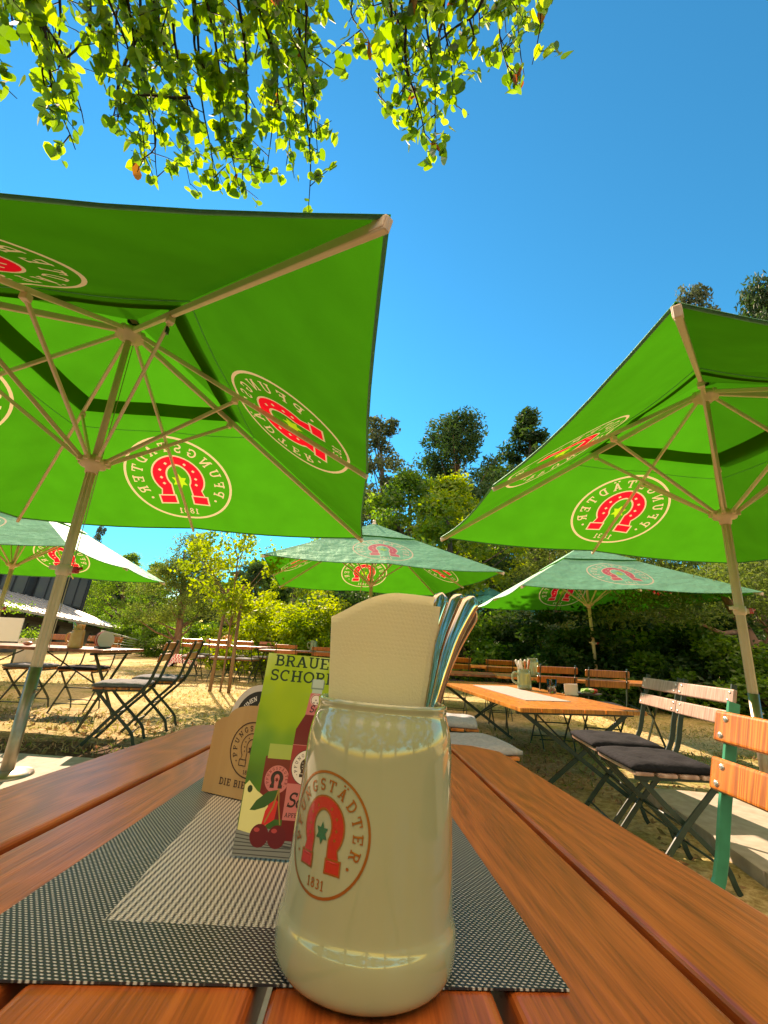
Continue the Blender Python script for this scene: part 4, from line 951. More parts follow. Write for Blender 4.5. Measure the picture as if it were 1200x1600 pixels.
    A += xf([(ell(0, 0, 1.04, n=48), 'blk')]+[(ell(0, 0, 1, n=48), 'white')]+emblem('white', 'blk', 'blk', 'white', 'blk', base='white'), bx, .0745, .0150)
    A += text_line('Bre', bx-.004, .0535, .0065, 'blk', shear=.25) + text_line('Schorle', bx-.016, .0405, .0125, 'blk', shear=.25, track=0) + text_line('APFEL-KIRSCH', bx-.0155, .0325, .0036, 'blk', track=.03)
    # apple half, leaf, cherries
    A.append(([(.001, .020), (.018, .017), (.030, .028), (.024, .046), (.013, .052), (.004, .060), (.0005, .056)], 'apple')); A.append((ell(.006, .053, .0025, .0032, 10), 'txt'))
    A.append(([(.022, .022), (.034, .030), (.035, .044), (.030, .048), (.024, .036)], 'skin'))
    A.append(([(.009, .036), (.014, .044), (.024, .052), (.034, .054), (.031, .045), (.023, .039), (.014, .036)], 'leaf'))
    for P in (thick([(.034, .055), (.036, .042), (.040, .026)], .0012), thick([(.034, .055), (.031, .040), (.025, .027)], .0012)): A += [(p, 'stem') for p in P]
    for cx in (.022, .0385): A.append((ell(cx, .0165, .0088, .0092, 24), 'cher')); A.append((ell(cx-.003, .021, .0028, .0018, 10), 'hi'))
    inn = [(([(min(W, max(0, x)), min(H, max(0, y))) for x, y in p]), k) for p, k in A]
    art_mesh('printed_front', inn, K, lambda x, y: (x, -.0006, y), root)
ad_card()

# ------------------------------------------------------------------ folding chairs and tables
def make_chair(wood_key, iron='iron', rivets=True):
    """faces +x, seat centre over the origin"""
    root = bpy.data.objects.new('folding_chair', None)
    ir = M[iron]
    for s in (-1, 1):
        y = s*.185
        bm = bmesh.new()          # long member: back upright running down to the front foot
        P = [(-.335, y, .87), (-.272, y, .66), (-.205, y, .47), (.0, y, .25), (.19, y, .02), (.215, y, 0)]
        P = [Vector(p) for p in smoothprof(P, 4)]
        flat(bm, P, .026, .009)
        bobj('leg', bm, ir, root)
        y = s*.165
        bm = bmesh.new()          # short member: seat front down to the rear foot with its outward bend
        P = [Vector(p) for p in smoothprof([(.17, y, .435), (.04, y, .30), (-.10, y, .17), (-.165, y, .10), (-.19, y, .03), (-.205, y, 0)], 4)]
        flat(bm, P, .024, .009)
        bobj('leg', bm, ir, root)
    bm = bmesh.new()
    for x, z, r in ((-.15, .10, .006), (.13, .09, .006), (.0, .25, .007)): tube(bm, [(x, -.19, z), (x, .19, z)], r, 6)
    for s in (-1, 1): bar(bm, (-.21, s*.178, .445), (.20, s*.178, .440), .022, .008, up=(0, 1, 0))
    bobj('seat_frame', bm, ir, root)
    bm = bmesh.new()
    for i in range(4): box(bm, (-.135+i*.098, 0, .458), (.086, .43 if i < 3 else .40, .018), None, .006)
    # the grain of the slats runs across the chair
    bobj('seat', bm, M[wood_key], root)
    for zc, xc in ((.815, -.308), (.715, -.279)):
        bm = bmesh.new(); box(bm, (xc, 0, zc), (.018, .43, .070), Matrix.Rotation(-.28, 3, 'Y'), .007, 3); sl = bobj('backrest_slat', bm, M[wood_key], root)
        if rivets:
            for y in (-.185, .185):
                for dz in (-.018, .018):
                    bm = bmesh.new(); bmesh.ops.create_uvsphere(bm, u_segments=10, v_segments=6, radius=.0075, matrix=Matrix.Translation((xc+.0095-dz*.29, y+.006*(1 if dz > 0 else -1), zc+dz)) @ Matrix.Diagonal((.5, 1, 1, 1))); bobj('rivet', bm, M['rivet'], sl, True)
    return root
CH = {}
def chair(key, x, y, rz, label, z=None, group='folding beer garden chairs', sc=None):
    if key not in CH:
        CH[key] = [make_chair({'brown': 'brown_back', 'orange': 'orange_back', 'red': 'red_back'}[key.split('_')[0]], 'green_iron' if key.endswith('green') else 'iron', not key.startswith('red')), False]
    c = CH[key]; loc = (x, y, gz(x) if z is None else z)
    if not c[1]:
        c[1] = True; o = c[0]; COL.objects.link(o); o.location = loc; o.rotation_euler = (0, 0, rz); tag(o, label, 'chair', group)
    else: o = dup(c[0], loc, rz, label, group)
    return o
M['red_back'] = wood('red_brown_slats', (.16, .035, .012), (.42, .11, .035), (.6, .2, .07), scale=1.8, rough=.35, axis='X', slat=.1, coat=.4, bump=.12)
def make_cushion(name, m):
    n = 18; V = []; F = []
    for s in (1, -1):
        for j in range(n+1):
            for i in range(n+1):
                u, v = -1+2*i/n, -1+2*j/n
                e = (1-abs(u)**5)*(1-abs(v)**5); tuft = sum(math.exp(-((u-a)**2+(v-b)**2)*26) for a in (-.42, .42) for b in (-.42, .42))
                w_ = (.020*e**.5)*(1-.62*min(1, tuft))+.003*math.sin(9*u+3*v)*e
                V.append((u*.205*(1-.03*v*v), v*.205*(1-.03*u*u), .022+s*w_ if s > 0 else .004))
    q = (n+1)**2
    for j in range(n):
        for i in range(n): a = j*(n+1)+i; F.append((a, a+1, a+n+2, a+n+1)); F.append((q+a, q+a+n+1, q+a+n+2, q+a+1))
    for k in range(n):
        F.append((k+1, k, q+k, q+k+1)); t = n*(n+1)+k; F.append((t, t+1, q+t+1, q+t)); l_ = k*(n+1); F.append((l_, l_+n+1, q+l_+n+1, q+l_)); r = l_+n; F.append((r+n+1, r, q+r, q+r+n+1))
    me = bpy.data.meshes.new(name); me.from_pydata(V, [], F); me.materials.append(m); me.polygons.foreach_set('use_smooth', [True]*len(F)); me.update(); return me
CU = {k: make_cushion('seat_cushion', M[m]) for k, m in (('black', 'cushion'), ('grey', 'grey_cushion'), ('slate', 'slate_cushion'))}
def cushion(ch, key, label, rot=0):
    o = bpy.data.objects.new('seat_cushion', CU[key]); COL.objects.link(o)
    o.location = ch.location + Matrix.Rotation(ch.rotation_euler.z, 3, 'Z') @ Vector((.01, 0, .467)); o.rotation_euler = (0, 0, ch.rotation_euler.z+rot)
    tag(o, label, 'cushion', 'chair seat cushions'); return o
def make_table(wood_key, Lg, W, H, slats):
    """long side along y, top surface at H"""
    root = bpy.data.objects.new('folding_table', None)
    bm = bmesh.new(); p = W/slats
    for i in range(slats): box(bm, (-W/2+p*(i+.5), 0, H-.015), (p-.009, Lg, .03), None, .005)
    bobj('tabletop', bm, M[wood_key], root)
    for y in (-Lg/2+.13, Lg/2-.13):
        bm = bmesh.new(); bar(bm, (-W/2+.03, y, H-.045), (W/2-.03, y, H-.045), .028, .022); bobj('cross_rail', bm, M['iron'], root)
        for s in (-1, 1):
            bm = bmesh.new(); bar(bm, (s*(W/2-.08), y+s*.012, H-.05), (-s*(W/2-.10), y+s*.012, 0), .030, .012, up=(0, 1, 0)); bobj('leg', bm, M['iron'], root)
    for s in (-1, 1):
        bm = bmesh.new(); tube(bm, [(0, s*(Lg/2-.13), H*.45), (0, s*.12, H-.05)], .007, 6); bobj('brace', bm, M['iron'], root)
    return root
def table(wood_key, x, y, rz, label, Lg=1.9, W=.75, H=.74, slats=6, z=None):
    o = make_table(wood_key, Lg, W, H, slats); COL.objects.link(o); o.location = (x, y, gz(x) if z is None else z); o.rotation_euler = (0, 0, rz); tag(o, label, 'table', 'folding beer garden tables'); return o

# chairs close by on the right
chair('orange_green', .520, .895, PI, 'nearest chair: orange varnished slats on bright green iron at our table')
ca = chair('brown', 1.51, 2.90, PI-R_(6), 'grey brown slatted chair, farther of the brown pair, black cushion'); cushion(ca, 'black', 'black cushion on the farther brown chair')
cb = chair('brown', 1.45, 2.42, PI-R_(3), 'grey brown slatted chair, nearer of the brown pair, black cushion'); cushion(cb, 'black', 'black cushion on the nearer brown chair')
cg1 = chair('orange_iron', .50, 2.50, R_(8), 'chair behind the mug with pale grey cushion, nearer one'); cushion(cg1, 'grey', 'pale grey cushion just right of the mug above our table edge', .1)
cg2 = chair('orange_iron', .50, 3.25, R_(-4), 'chair behind the mug with pale grey cushion, farther one'); cushion(cg2, 'grey', 'pale grey cushion, farther one peeking beside the mug rim', -.1)

# the orange table on the right
RT = dict(z=-.02, H=.62)
e_ = Vector((math.cos(R_(7)), math.sin(R_(7)), 0)); d_ = Vector((-e_.y, e_.x, 0)); nl = pz(812, 1106, .60)
c_ = nl + e_*.50 + d_*1.15
tR = table('orange_wood', c_.x, c_.y, R_(7), 'sunlit orange slatted table on the right with mug and glass', 2.3, 1.0, RT['H'], 6, z=-.02)

# left table and its chairs
tL = table('red_wood', -3.62, 4.72, R_(90), 'red brown table at the left seen edge on beyond the parasol pole', 1.9, .75, .735, 6, z=.084)
c1 = chair('orange_side', -2.26, 4.12, PI+R_(14), 'orange backed chair in side view right of the left table, nearer one'); cushion(c1, 'slate', 'dark grey cushion on the nearer side view chair')
c2 = chair('orange_side', -2.28, 4.78, PI+R_(10), 'orange backed chair in side view right of the left table, farther one'); cushion(c2, 'slate', 'dark grey cushion on the farther side view chair')
for i, (x, y, rz, k, cu, lab) in enumerate([
    (-4.15, 5.45, -PI/2, 'orange_side', 'slate', 'chair behind the left table nearest the picture edge'),
    (-3.55, 5.50, -PI/2+.1, 'orange_side', 'black', 'chair behind the left table beside the amber jug'),
    ]):
    c = chair(k, x, y, rz, lab); cushion(c, cu, 'cushion on the '+lab.replace('chair ', 'seat ', 1).replace('just ', '').replace('the picture', 'picture').replace('in front', 'before'))

# groups farther off
tF = table('red_wood', -3.5, 10.4, R_(82), 'far table behind the stakes with a small jug on it', 1.9, .7, .74)
for i, (x, y, rz, lab) in enumerate([(-4.0, 9.75, R_(95), 'far chair left of the stakes, back lit bright'), (-3.42, 9.8, R_(88), 'far chair directly behind the stakes'), (-2.85, 9.8, R_(84), 'far chair right of the stakes'),
    (-4.2, 11.1, R_(-85), 'farther chair across the table left of the stakes'), (-3.5, 11.2, R_(-92), 'farther chair across the table behind the stakes'), (-2.9, 11.2, R_(-95), 'farther chair across the table right of the stakes')]):
    c = chair('red', x, y, rz, lab); cushion(c, 'grey', 'grey cushion on the '+lab)
tM = table('red_wood', -1.35, 9.3, R_(92), 'dark red table in the middle distance just above the green card', 2.1, .7, .74)
for i, (x, y, lab) in enumerate([(-1.75, 8.75, 'dark chair above the green card, left of two'), (-1.05, 8.8, 'dark chair above the green card, right of two')]):
    c = chair('red', x, y, PI/2, lab); cushion(c, 'black', 'black cushion on the '+lab)
t2 = table('orange_wood', 2.55, 5.75, R_(80), 'orange table behind the right table, pale napkins on it', 2.0, .75, .70)
for i, (x, y, rz, k, lab) in enumerate([(2.45, 4.95, PI/2-.15, 'orange_iron', 'orange backed far chair right of the glass, beside the parasol pole'), (1.98, 5.15, PI/2-.05, 'orange_iron', 'orange backed far chair directly behind the stoneware jug and glass')]):
    c = chair(k, x, y, rz, lab); cushion(c, 'black', 'black cushion on the '+lab)
t3 = table('orange_wood', 1.65, 7.7, R_(78), 'orange table in deep shade under the teal parasol', 2.0, .75, .72)
for i, (x, y, rz, lab) in enumerate([(1.2, 7.0, PI/2, 'shaded chair at the deep shade table, left one'), (1.9, 7.05, PI/2-.1, 'shaded chair at the deep shade table, right one')]):
    c = chair('orange_iron', x, y, rz, lab); cushion(c, 'black', 'black cushion on the '+lab)
t4 = table('red_wood', .9, 6.2, R_(88), 'low lit table half hidden behind the mug rim', 1.6, .7, .66)

# things on the tables
def small_mug(x, y, z, s, label, body, cut=True, handle_rot=PI):
    o = bpy.data.objects.new('stoneware_jug', None); COL.objects.link(o); o.location = (x, y, z); o.scale = (s, s, s); tag(o, label, 'jug')
    bm = bmesh.new(); lathe(bm, [MUG[0]]+smoothprof(MUG[1:-1], 2)+[MUG[-1]], 32); bobj('body', bm, body, o)
    bm = bmesh.new(); pts = [Matrix.Rotation(handle_rot, 3, 'Z') @ Vector(p) for p in smoothprof([(.053, 0, .118), (.078, 0, .122), (.094, 0, .10), (.09, 0, .06), (.053, 0, .04)], 4)]; tube(bm, pts, .008, 8); bobj('handle', bm, body, o)
    return o
zT = -.02+RT['H']+.001
p = pz(820, 1077, zT); o = small_mug(p.x, p.y, zT, 1.35, 'cream stoneware jug full of cutlery on the orange table', M['glaze'])
hm = mat('wood_handle', (.5, .16, .05), .5); wh = mat('pale_handles', (.75, .73, .68), .3, coat=.4)
for i in range(9):
    a = i*2.4; q = Vector((p.x+.03*math.cos(a), p.y+.03*math.sin(a), zT+.12)); t = Vector((p.x+.075*math.cos(a)-.01, p.y+.06*math.sin(a), zT+.285+.012*math.sin(i*3)))
    bm = bmesh.new(); tube(bm, [q, q.lerp(t, .6), t, t+(t-q).normalized()*.012], [.005, .008, .013, .005], 8); tag(bobj('cutlery_handle', bm, hm if i in (2, 5) else wh), ('wooden ' if i in (2, 5) else 'pale ')+'cutlery handle in the jug on the orange table', 'cutlery', 'cutlery in the far jug')
gm, gnt, gb = newmat('clear_glass'); gb.inputs['Transmission Weight'].default_value = 1; gb.inputs['Roughness'].default_value = .02; gb.inputs['Base Color'].default_value = (.95, .93, .9, 1)
def glass(px, py, label):
    p = pz(px, py, zT); bm = bmesh.new(); lathe(bm, [(0, .006), (.034, .006), (.036, 0), (.040, .02), (.052, .13), (.0505, .131), (.039, .03), (.034, .018), (0, .018)], 28); o = bobj('drinking_glass', bm, gm); o.location = (p.x, p.y, zT); tag(o, label, 'glass')
    bm = bmesh.new(); lathe(bm, [(0, .02), (.033, .02), (.036, .05), (.03, .055), (0, .052)], 16); for_ = bobj('sugar', bm, M['grey_cushion'], o)
glass(863, 1083, 'small clear glass beside the jug on the orange table')
def runner():
    m = mat('pale_linen', (.30, .26, .24), .8, 0, (.38, .34, .31), 40)
    bm = bmesh.new(); box(bm, (0, 0, .002), (.40, 1.3, .003)); o = bobj('table_runner', bm, m); o.location = (c_.x-.03, c_.y-.05, zT); o.rotation_euler = (0, 0, R_(7)); tag(o, 'pale table runner along the orange table', 'table runner')
runner()
def plate():
    p = pz(905, 1087, zT); root = thing('serving_tray', 'pale napkin stand and plate with salad colours on the orange table', 'tray', (p.x, p.y, zT+.004), R_(7))
    bm = bmesh.new(); lathe(bm, [(0, .004), (.09, .004), (.13, .022), (.128, .025), (.09, .010), (0, .010)], 28, (.09, .0, 0)); bobj('plate', bm, mat('dark_plate', (.05, .05, .05), .3), root)
    r = random.Random(5)
    for nm, c, k in (('lettuce', (.15, .35, .03), 14), ('tomato', (.6, .05, .02), 6), ('bread', (.6, .5, .35), 5)):
        bm = bmesh.new()
        for i in range(k): bmesh.ops.create_icosphere(bm, subdivisions=1, radius=r.uniform(.024, .036), matrix=Matrix.Translation((.09+r.uniform(-.03, .03)+(.03 if nm == 'tomato' else 0), r.uniform(-.03, .03), .03+r.uniform(0, .02))) @ Matrix.Diagonal((1.3, 1, .6, 1)))
        bobj('food_' + nm if False else nm, bm, mat(nm, c, .5), root)
    bm = bmesh.new()
    for i in range(5): box(bm, (-.09+i*.006, -.02+i*.007, .05), (.13, .004, .10), Matrix.Rotation(.08*i-.15, 3, 'Z'))
    bobj('napkin_stack', bm, mat('white_paper', (.75, .70, .66), .8), root)
plate()
# left table
zL = .084+.735+.001
p = pz(127, 1014, zL)
jm = mat('amber_stoneware', (.55, .28, .09), .3, 0, (.68, .40, .16), 14, coat=.5)
q = Vector((-2.88+(-.27), 4.55, zL)); o = small_mug(-3.03, 4.45, zL, 1.15, 'amber brown jug standing on the left table', jm)
bm = bmesh.new()
for i in range(7):
    a = i/6*PI*1.3-.5; box(bm, (-3.03+.022*math.cos(a), 4.45+.02*math.sin(a), zL+.185), (.05, .003, .09), Matrix.Rotation(a, 3, 'Z') @ Matrix.Rotation(.25, 3, 'X'))
tag(bobj('napkin_fan', bm, mat('peach_napkin', (.75, .45, .22), .8)), 'fan of peach napkins sticking out of the amber jug', 'napkins')
bm = bmesh.new()
for i in range(3): tube(bm, [(-3.06+.012*i, 4.44, zL+.10), (-3.09+.010*i, 4.44, zL+.25-.01*i)], [.003, .007], 8)
tag(bobj('cutlery_handle', bm, M['steel']), 'steel cutlery handles in the amber jug on the left table', 'cutlery')
def holder():
    root = thing('coaster_stack', 'red and white round beer mats leaning in a holder on the left table', 'beer mats', (-2.84, 4.62, zL), R_(60))
    cols = [(.7, .65, .62), (.5, .06, .08), (.72, .68, .66), (.45, .08, .10)]
    for i, c in enumerate(cols):
        bm = bmesh.new(); bmesh.ops.create_cone(bm, cap_ends=True, segments=32, radius1=.085, radius2=.085, depth=.006, matrix=Matrix.Translation((.0, i*.02, .088)) @ Matrix.Rotation(PI/2-.15, 4, 'X')); bobj('beer_mat', bm, mat('mat_print', c, .6), root)
    bm = bmesh.new(); box(bm, (0, .03, .012), (.12, .11, .02), None, .004); bobj('holder_base', bm, M['iron'], root)
holder()
bm = bmesh.new(); bmesh.ops.create_uvsphere(bm, u_segments=16, v_segments=10, radius=.035, matrix=Matrix.Translation((-3.62, 4.6, zL+.02)) @ Matrix.Diagonal((1.3, 1, .6, 1)))
tag(bobj('ashtray', bm, mat('salmon_ceramic', (.7, .3, .22), .4), None, True), 'small salmon pink lidded ashtray on the left table', 'ashtray')
small_mug(-3.5, 10.3, gz(-3.5)+.742, 1.5, 'small jug on the far table between the stakes', jm)
small_mug(-1.35, 9.3, gz(-1.55)+.742, 1.4, 'pale jug on the dark red table above the card', M['glaze'])
small_mug(2.0, 5.7, gz(2.0)+.702, 1.4, 'pale jug of spoons on the table behind the orange one', M['glaze'])
def cloth():
    ck, nt, b = newmat('red_white_check'); tc = N(nt, 'ShaderNodeTexCoord'); c = N(nt, 'ShaderNodeTexChecker', Scale=16.0); c.inputs[1].default_value = (.6, .02, .03, 1); c.inputs[2].default_value = (.75, .72, .7, 1); L(nt, tc.outputs['Object'], c.inputs[0]); L(nt, c.outputs[0], b.inputs['Base Color'])
    V = []; F = []; n = 12
    for j in range(n+1):
        for i in range(n+1):
            u, v = -1+2*i/n, -1+2*j/n; V.append((u*.65, v*.35, .44-.34*max(0, abs(u)-.55)/.45*1.0-.3*max(0, abs(v)-.6)/.4+.02*math.sin(7*u+3*v)))
    for j in range(n):
        for i in range(n): a = j*(n+1)+i; F.append((a, a+1, a+n+2, a+n+1))
    root = thing('covered_bench', 'low bench under a red and white checked cloth on the lawn', 'bench', (-6.0, 13.8, gz(-6)), .2); root.scale = (.65, .7, .8)
    obj('checked_cloth', V, F, ck, root, smooth=True)
    bm = bmesh.new(); box(bm, (0, 0, .40), (1.1, .3, .04)); bobj('seat', bm, M['red_wood'], root)
    for x in (-.45, .45): bm = bmesh.new(); bar(bm, (x, 0, .38), (x, 0, 0), .05, .2); bobj('leg', bm, M['iron'], root)
cloth()

# ------------------------------------------------------------------ staked young tree
def young():
    x0, y0 = -2.72, 7.95; g = gz(x0)
    root = thing('young_tree', 'slender young tree with yellow green leaves tied between two stakes', 'tree', (x0, y0, g))
    n = 3600; k = 46; r = random.Random(2); C = []
    for i in range(k):
        t = r.random(); z = 1.45+1.75*t; rad = .95*math.sin(PI*(.18+.72*t))*math.sqrt(r.random()); a = r.uniform(0, 2*PI); C.append((rad*math.cos(a)-.08, rad*math.sin(a), z, r.uniform(.12, .24)))
    C = np.array(C); idx = rng.integers(0, k, n); P = C[idx, :3]+rng.normal(size=(n, 3))*C[idx, 3][:, None]*.55
    foliage('crown', P, .075, .5*rng.uniform(0, 1, k)[idx]+.5*rng.uniform(0, 1, n), M['f_yellow'], root, .65, droop=.3)
    bm = bmesh.new(); pts = [Vector((.02*math.sin(t*6), .02*math.cos(t*5), t*3.25-.1)) for t in np.linspace(0, 1, 9)]; tube(bm, pts, [.02*(1-.75*t) for t in np.linspace(0, 1, 9)], 8)
    for c in C[::2]: p = pts[int(min(7, c[2]/3.25*8*.8))]; tube(bm, [p, p.lerp(Vector(c[:3]), .5)+Vector((0, 0, -.05)), Vector(c[:3])], [.009, .006, .003], 5, False)
    bobj('trunk', bm, M['stake'], root)
    for dx, lab, tz in ((-.14, 'left rough wooden stake propping the young tree', 1.78), (.16, 'right rough wooden stake propping the young tree', 1.85)):
        bm = bmesh.new(); tube(bm, [(x0+dx*1.1, y0-.05, g-.1), (x0+dx+.01, y0-.05, g+.9), (x0+dx*.9+.02, y0-.04, g+tz)], [.032, .03, .026], 8); tag(bobj('tree_stake', bm, M['stake']), lab, 'stake', 'stakes of the young tree')
    bm = bmesh.new(); tube(bm, [(x0-.16, y0-.10, g+1.28), (x0+.18, y0-.10, g+1.25)], .02, 6); bobj('upper_rail', bm, M['stake'], root)
    bm = bmesh.new(); tube(bm, [(x0-.32, y0-.10, g+.26), (x0+.62, y0-.10, g+.24)], .03, 6); bobj('lower_rail', bm, M['stake'], root)
young()

# ------------------------------------------------------------------ overhanging linden
def linden():
    root = thing('linden_tree', 'large linden behind the camera whose leafy twigs hang into the top of the view', 'tree', (-4.6, -3.4, gz(-4.6)))
    o = Vector(root.location)
    bm = bmesh.new(); tube(bm, [Vector((0, 0, -.2)), Vector((.1, .1, 2)), Vector((.2, .4, 4)), Vector((.2, 1.0, 5.4)), Vector((.1, 1.4, 7.5)), Vector((.2, 1.6, 9.5))], [.34, .27, .23, .19, .12, .04], 14)
    bobj('trunk', bm, M['bark'], root)
    bm = bmesh.new(); fork = o+Vector((.2, .9, 5.2))
    leafC = []; tints = []; dry = []
    r = random.Random(11)
    def strand(x0, y0, d0, x1, y1, d1, nleaf, thick_=.006, spread=.085, y2=None):
        a = CAM+ray(x0, y0)*d0; b = CAM+ray(x1, y1)*d1
        n = 10; pts = []
        j1 = Vector((r.uniform(-1, 1), r.uniform(-1, 1), r.uniform(-.3, 1)))*.09
        for i in range(n+1): t = i/n; p = a.lerp(b, t)+j1*math.sin(PI*t)+Vector((.012*math.sin(9*t+x0), .012*math.cos(8*t+y0), 0)); pts.append(p)
        tube(bm, pts, [thick_*(1-.75*i/n) for i in range(n+1)], 5, False)
        ln = (b-a).length; k = max(3, int(ln/.06))
        for i in range(k):                       # short side twigs, each with its leaves
            t = (i+r.uniform(.1, .9))/k; q = pts[min(n-1, int(t*n))].lerp(pts[min(n, int(t*n)+1)], t*n-int(t*n))
            dr = Vector((r.uniform(-1, 1), r.uniform(-.8, .8), r.uniform(-.9, .5))).normalized()*r.uniform(.4, 1.7)*spread*1.7
            e = q+dr; tube(bm, [q, q.lerp(e, .5)+Vector((0, 0, .008)), e], [.0032, .0026, .0018], 4, False)
            for m in range(max(1, int(round(nleaf/k)))):
                f = r.uniform(.15, 1.1); lp = q.lerp(e, f)+Vector((r.uniform(-1, 1), r.uniform(-1, 1), r.uniform(-1.2, .2)))*.028
                (dry if r.random() < .010 else leafC).append(tuple(lp))
        return pts
    main = [  # top point and lower tip of each hanging twig, with its leaf count
        (10, -60, 60, 95, 30), (40, -40, 112, 238, 30), (55, 20, 130, 205, 20), (95, -60, 90, 120, 22), (150, -60, 190, 175, 34), (180, -80, 225, 272, 42), (215, -60, 250, 296, 44), (235, -70, 185, 150, 24),
        (262, -80, 300, 300, 52), (290, -60, 335, 302, 50), (310, -80, 372, 312, 52), (335, -60, 355, 240, 40), (365, -80, 392, 285, 46), (392, -60, 420, 265, 42), (418, -80, 448, 270, 44), (440, -60, 470, 225, 40),
        (455, -80, 484, 322, 54), (470, -60, 494, 250, 44), (480, -80, 492, 165, 34), (350, 20, 378, 306, 36), (280, 40, 300, 210, 30), (130, 10, 160, 95, 22), (0, -60, -20, 60, 26), (-60, -60, -40, 110, 26), (20, -20, 20, 60, 20), (75, 10, 82, 175, 16), (215, 120, 222, 262, 18),
        (560, -60, 580, 85, 28), (575, -60, 590, 100, 28), (600, -70, 628, 150, 34), (625, -60, 640, 205, 38), (648, -60, 668, 228, 44), (665, -70, 688, 242, 40), (690, -60, 705, 165, 32), (715, -60, 728, 95, 24), (735, -60, 745, 60, 16), (765, -60, 768, 48, 14),
        (780, -60, 788, 60, 18), (795, -70, 805, 148, 32), (808, -60, 820, 128, 30), (822, -60, 832, 110, 22), (612, 60, 622, 175, 18), (596, 110, 612, 190, 10), (700, 20, 690, 130, 16), (150, -60, 60, 20, 24), (330, -80, 250, 70, 24), (430, -60, 400, 100, 30), (300, -60, 340, 150, 40), (200, -60, 260, 130, 40), (380, -60, 440, 180, 44)]
    for x0, y0, x1, y1, k in main:
        d = r.uniform(3.1, 4.1); strand(x0+r.uniform(-6, 6), y0, d*1.03, x1, y1-8, d, int(k*2.0), .007+.004*r.random())
    # heavier boughs
    P1 = strand(140, -80, 3.6, 98, 110, 3.5, 6, .014); strand(225, -90, 3.7, 300, 170, 3.6, 10, .022, .05); strand(232, 20, 3.65, 175, 190, 3.5, 3, .012, .04); strand(300, 150, 3.5, 178, 188, 3.4, 2, .009, .03)
    strand(505, -90, 3.7, 640, 120, 3.6, 6, .012, .05); strand(760, -20, 3.6, 655, 70, 3.5, 2, .010, .04)
    for tgt in ((140, -80, 3.6), (225, -90, 3.7), (330, -85, 3.7), (430, -85, 3.7), (-60, -90, 3.6), (560, -85, 3.7), (680, -85, 3.7), (810, -85, 3.7)):
        b = CAM+ray(tgt[0], tgt[1])*tgt[2]; mid = fork.lerp(b, .55)+Vector((0, 0, .9)); tube(bm, [fork, fork.lerp(mid, .6), mid, mid.lerp(b, .6)+Vector((0, 0, .15)), b], [.07, .05, .035, .025, .014], 8, False)
    # the crown above the frame
    n = 3600; k = 70; C = []
    while len(C) < k:
        p = Vector((r.uniform(-4.2, 3.0), r.uniform(-6.5, 2.4), r.uniform(4.6, 9.5)))
        if (p-Vector((-.8, -2.4, 6.6))).length < 4.6 and p.y < (p.z-1.0)*.30-.2: C.append(tuple(p))
    C = np.array(C); idx = rng.integers(0, k, n); P = C[idx]+rng.normal(size=(n, 3))*.30
    ok = P[:, 1] < (P[:, 2]-1)*.36; P = P[ok]
    bm2 = bm; LO = np.array(leafC)
    allP = np.concatenate([LO, P])-np.array(o)
    # heart shaped leaf with a point and a fold
    def heart(name, cen, size, m):
        shp = [(0, 0), (.26, .14), (.50, .0), (.54, -.34), (.36, -.66), (.03, -.96), (-.34, -.66), (-.53, -.36), (-.50, .0), (-.26, .14)]
        n = len(cen); sz = size*rng.uniform(.5, 1.15, n); yaw = rng.uniform(0, 2*PI, n); tilt = rng.normal(.25, .40, n); roll = rng.normal(0, .8, n)
        V = np.zeros((n, 10, 3)); s = np.array(shp)
        lx = s[None, :, 0]*sz[:, None]; lz = s[None, :, 1]*sz[:, None]; ly = .35*np.abs(lx)+.25*lz*lz/sz[:, None]*rng.uniform(-1, 1, n)[:, None]
        cr, sr = np.cos(roll)[:, None], np.sin(roll)[:, None]; lx, lz = lx*cr-lz*sr, lx*sr+lz*cr
        ct, stt = np.cos(tilt)[:, None], np.sin(tilt)[:, None]; ly, lz = ly*ct-lz*stt, ly*stt+lz*ct
        cy, sy = np.cos(yaw)[:, None], np.sin(yaw)[:, None]
        V[..., 0] = cen[:, None, 0]+lx*cy-ly*sy; V[..., 1] = cen[:, None, 1]+lx*sy+ly*cy; V[..., 2] = cen[:, None, 2]+lz
        F = []
        for i in range(n): b = i*10; F.append((b, b+1, b+2, b+3, b+4, b+5)); F.append((b, b+5, b+6, b+7, b+8, b+9))
        o_ = obj(name, V.reshape(-1, 3).tolist(), F, m, root)
        at = o_.data.attributes.new('tint', 'FLOAT', 'FACE'); at.data.foreach_set('value', np.repeat(rng.uniform(0, 1, n), 2).astype(np.float32)); return o_
    heart('foliage', allP, .062, M['leaf'])
    if dry: heart('dry_leaves', np.array(dry)-np.array(o), .075, M['dry_leaf'])
    for v in bm.verts: v.co -= o
    bobj('branches', bm, M['twig'], root)
linden()

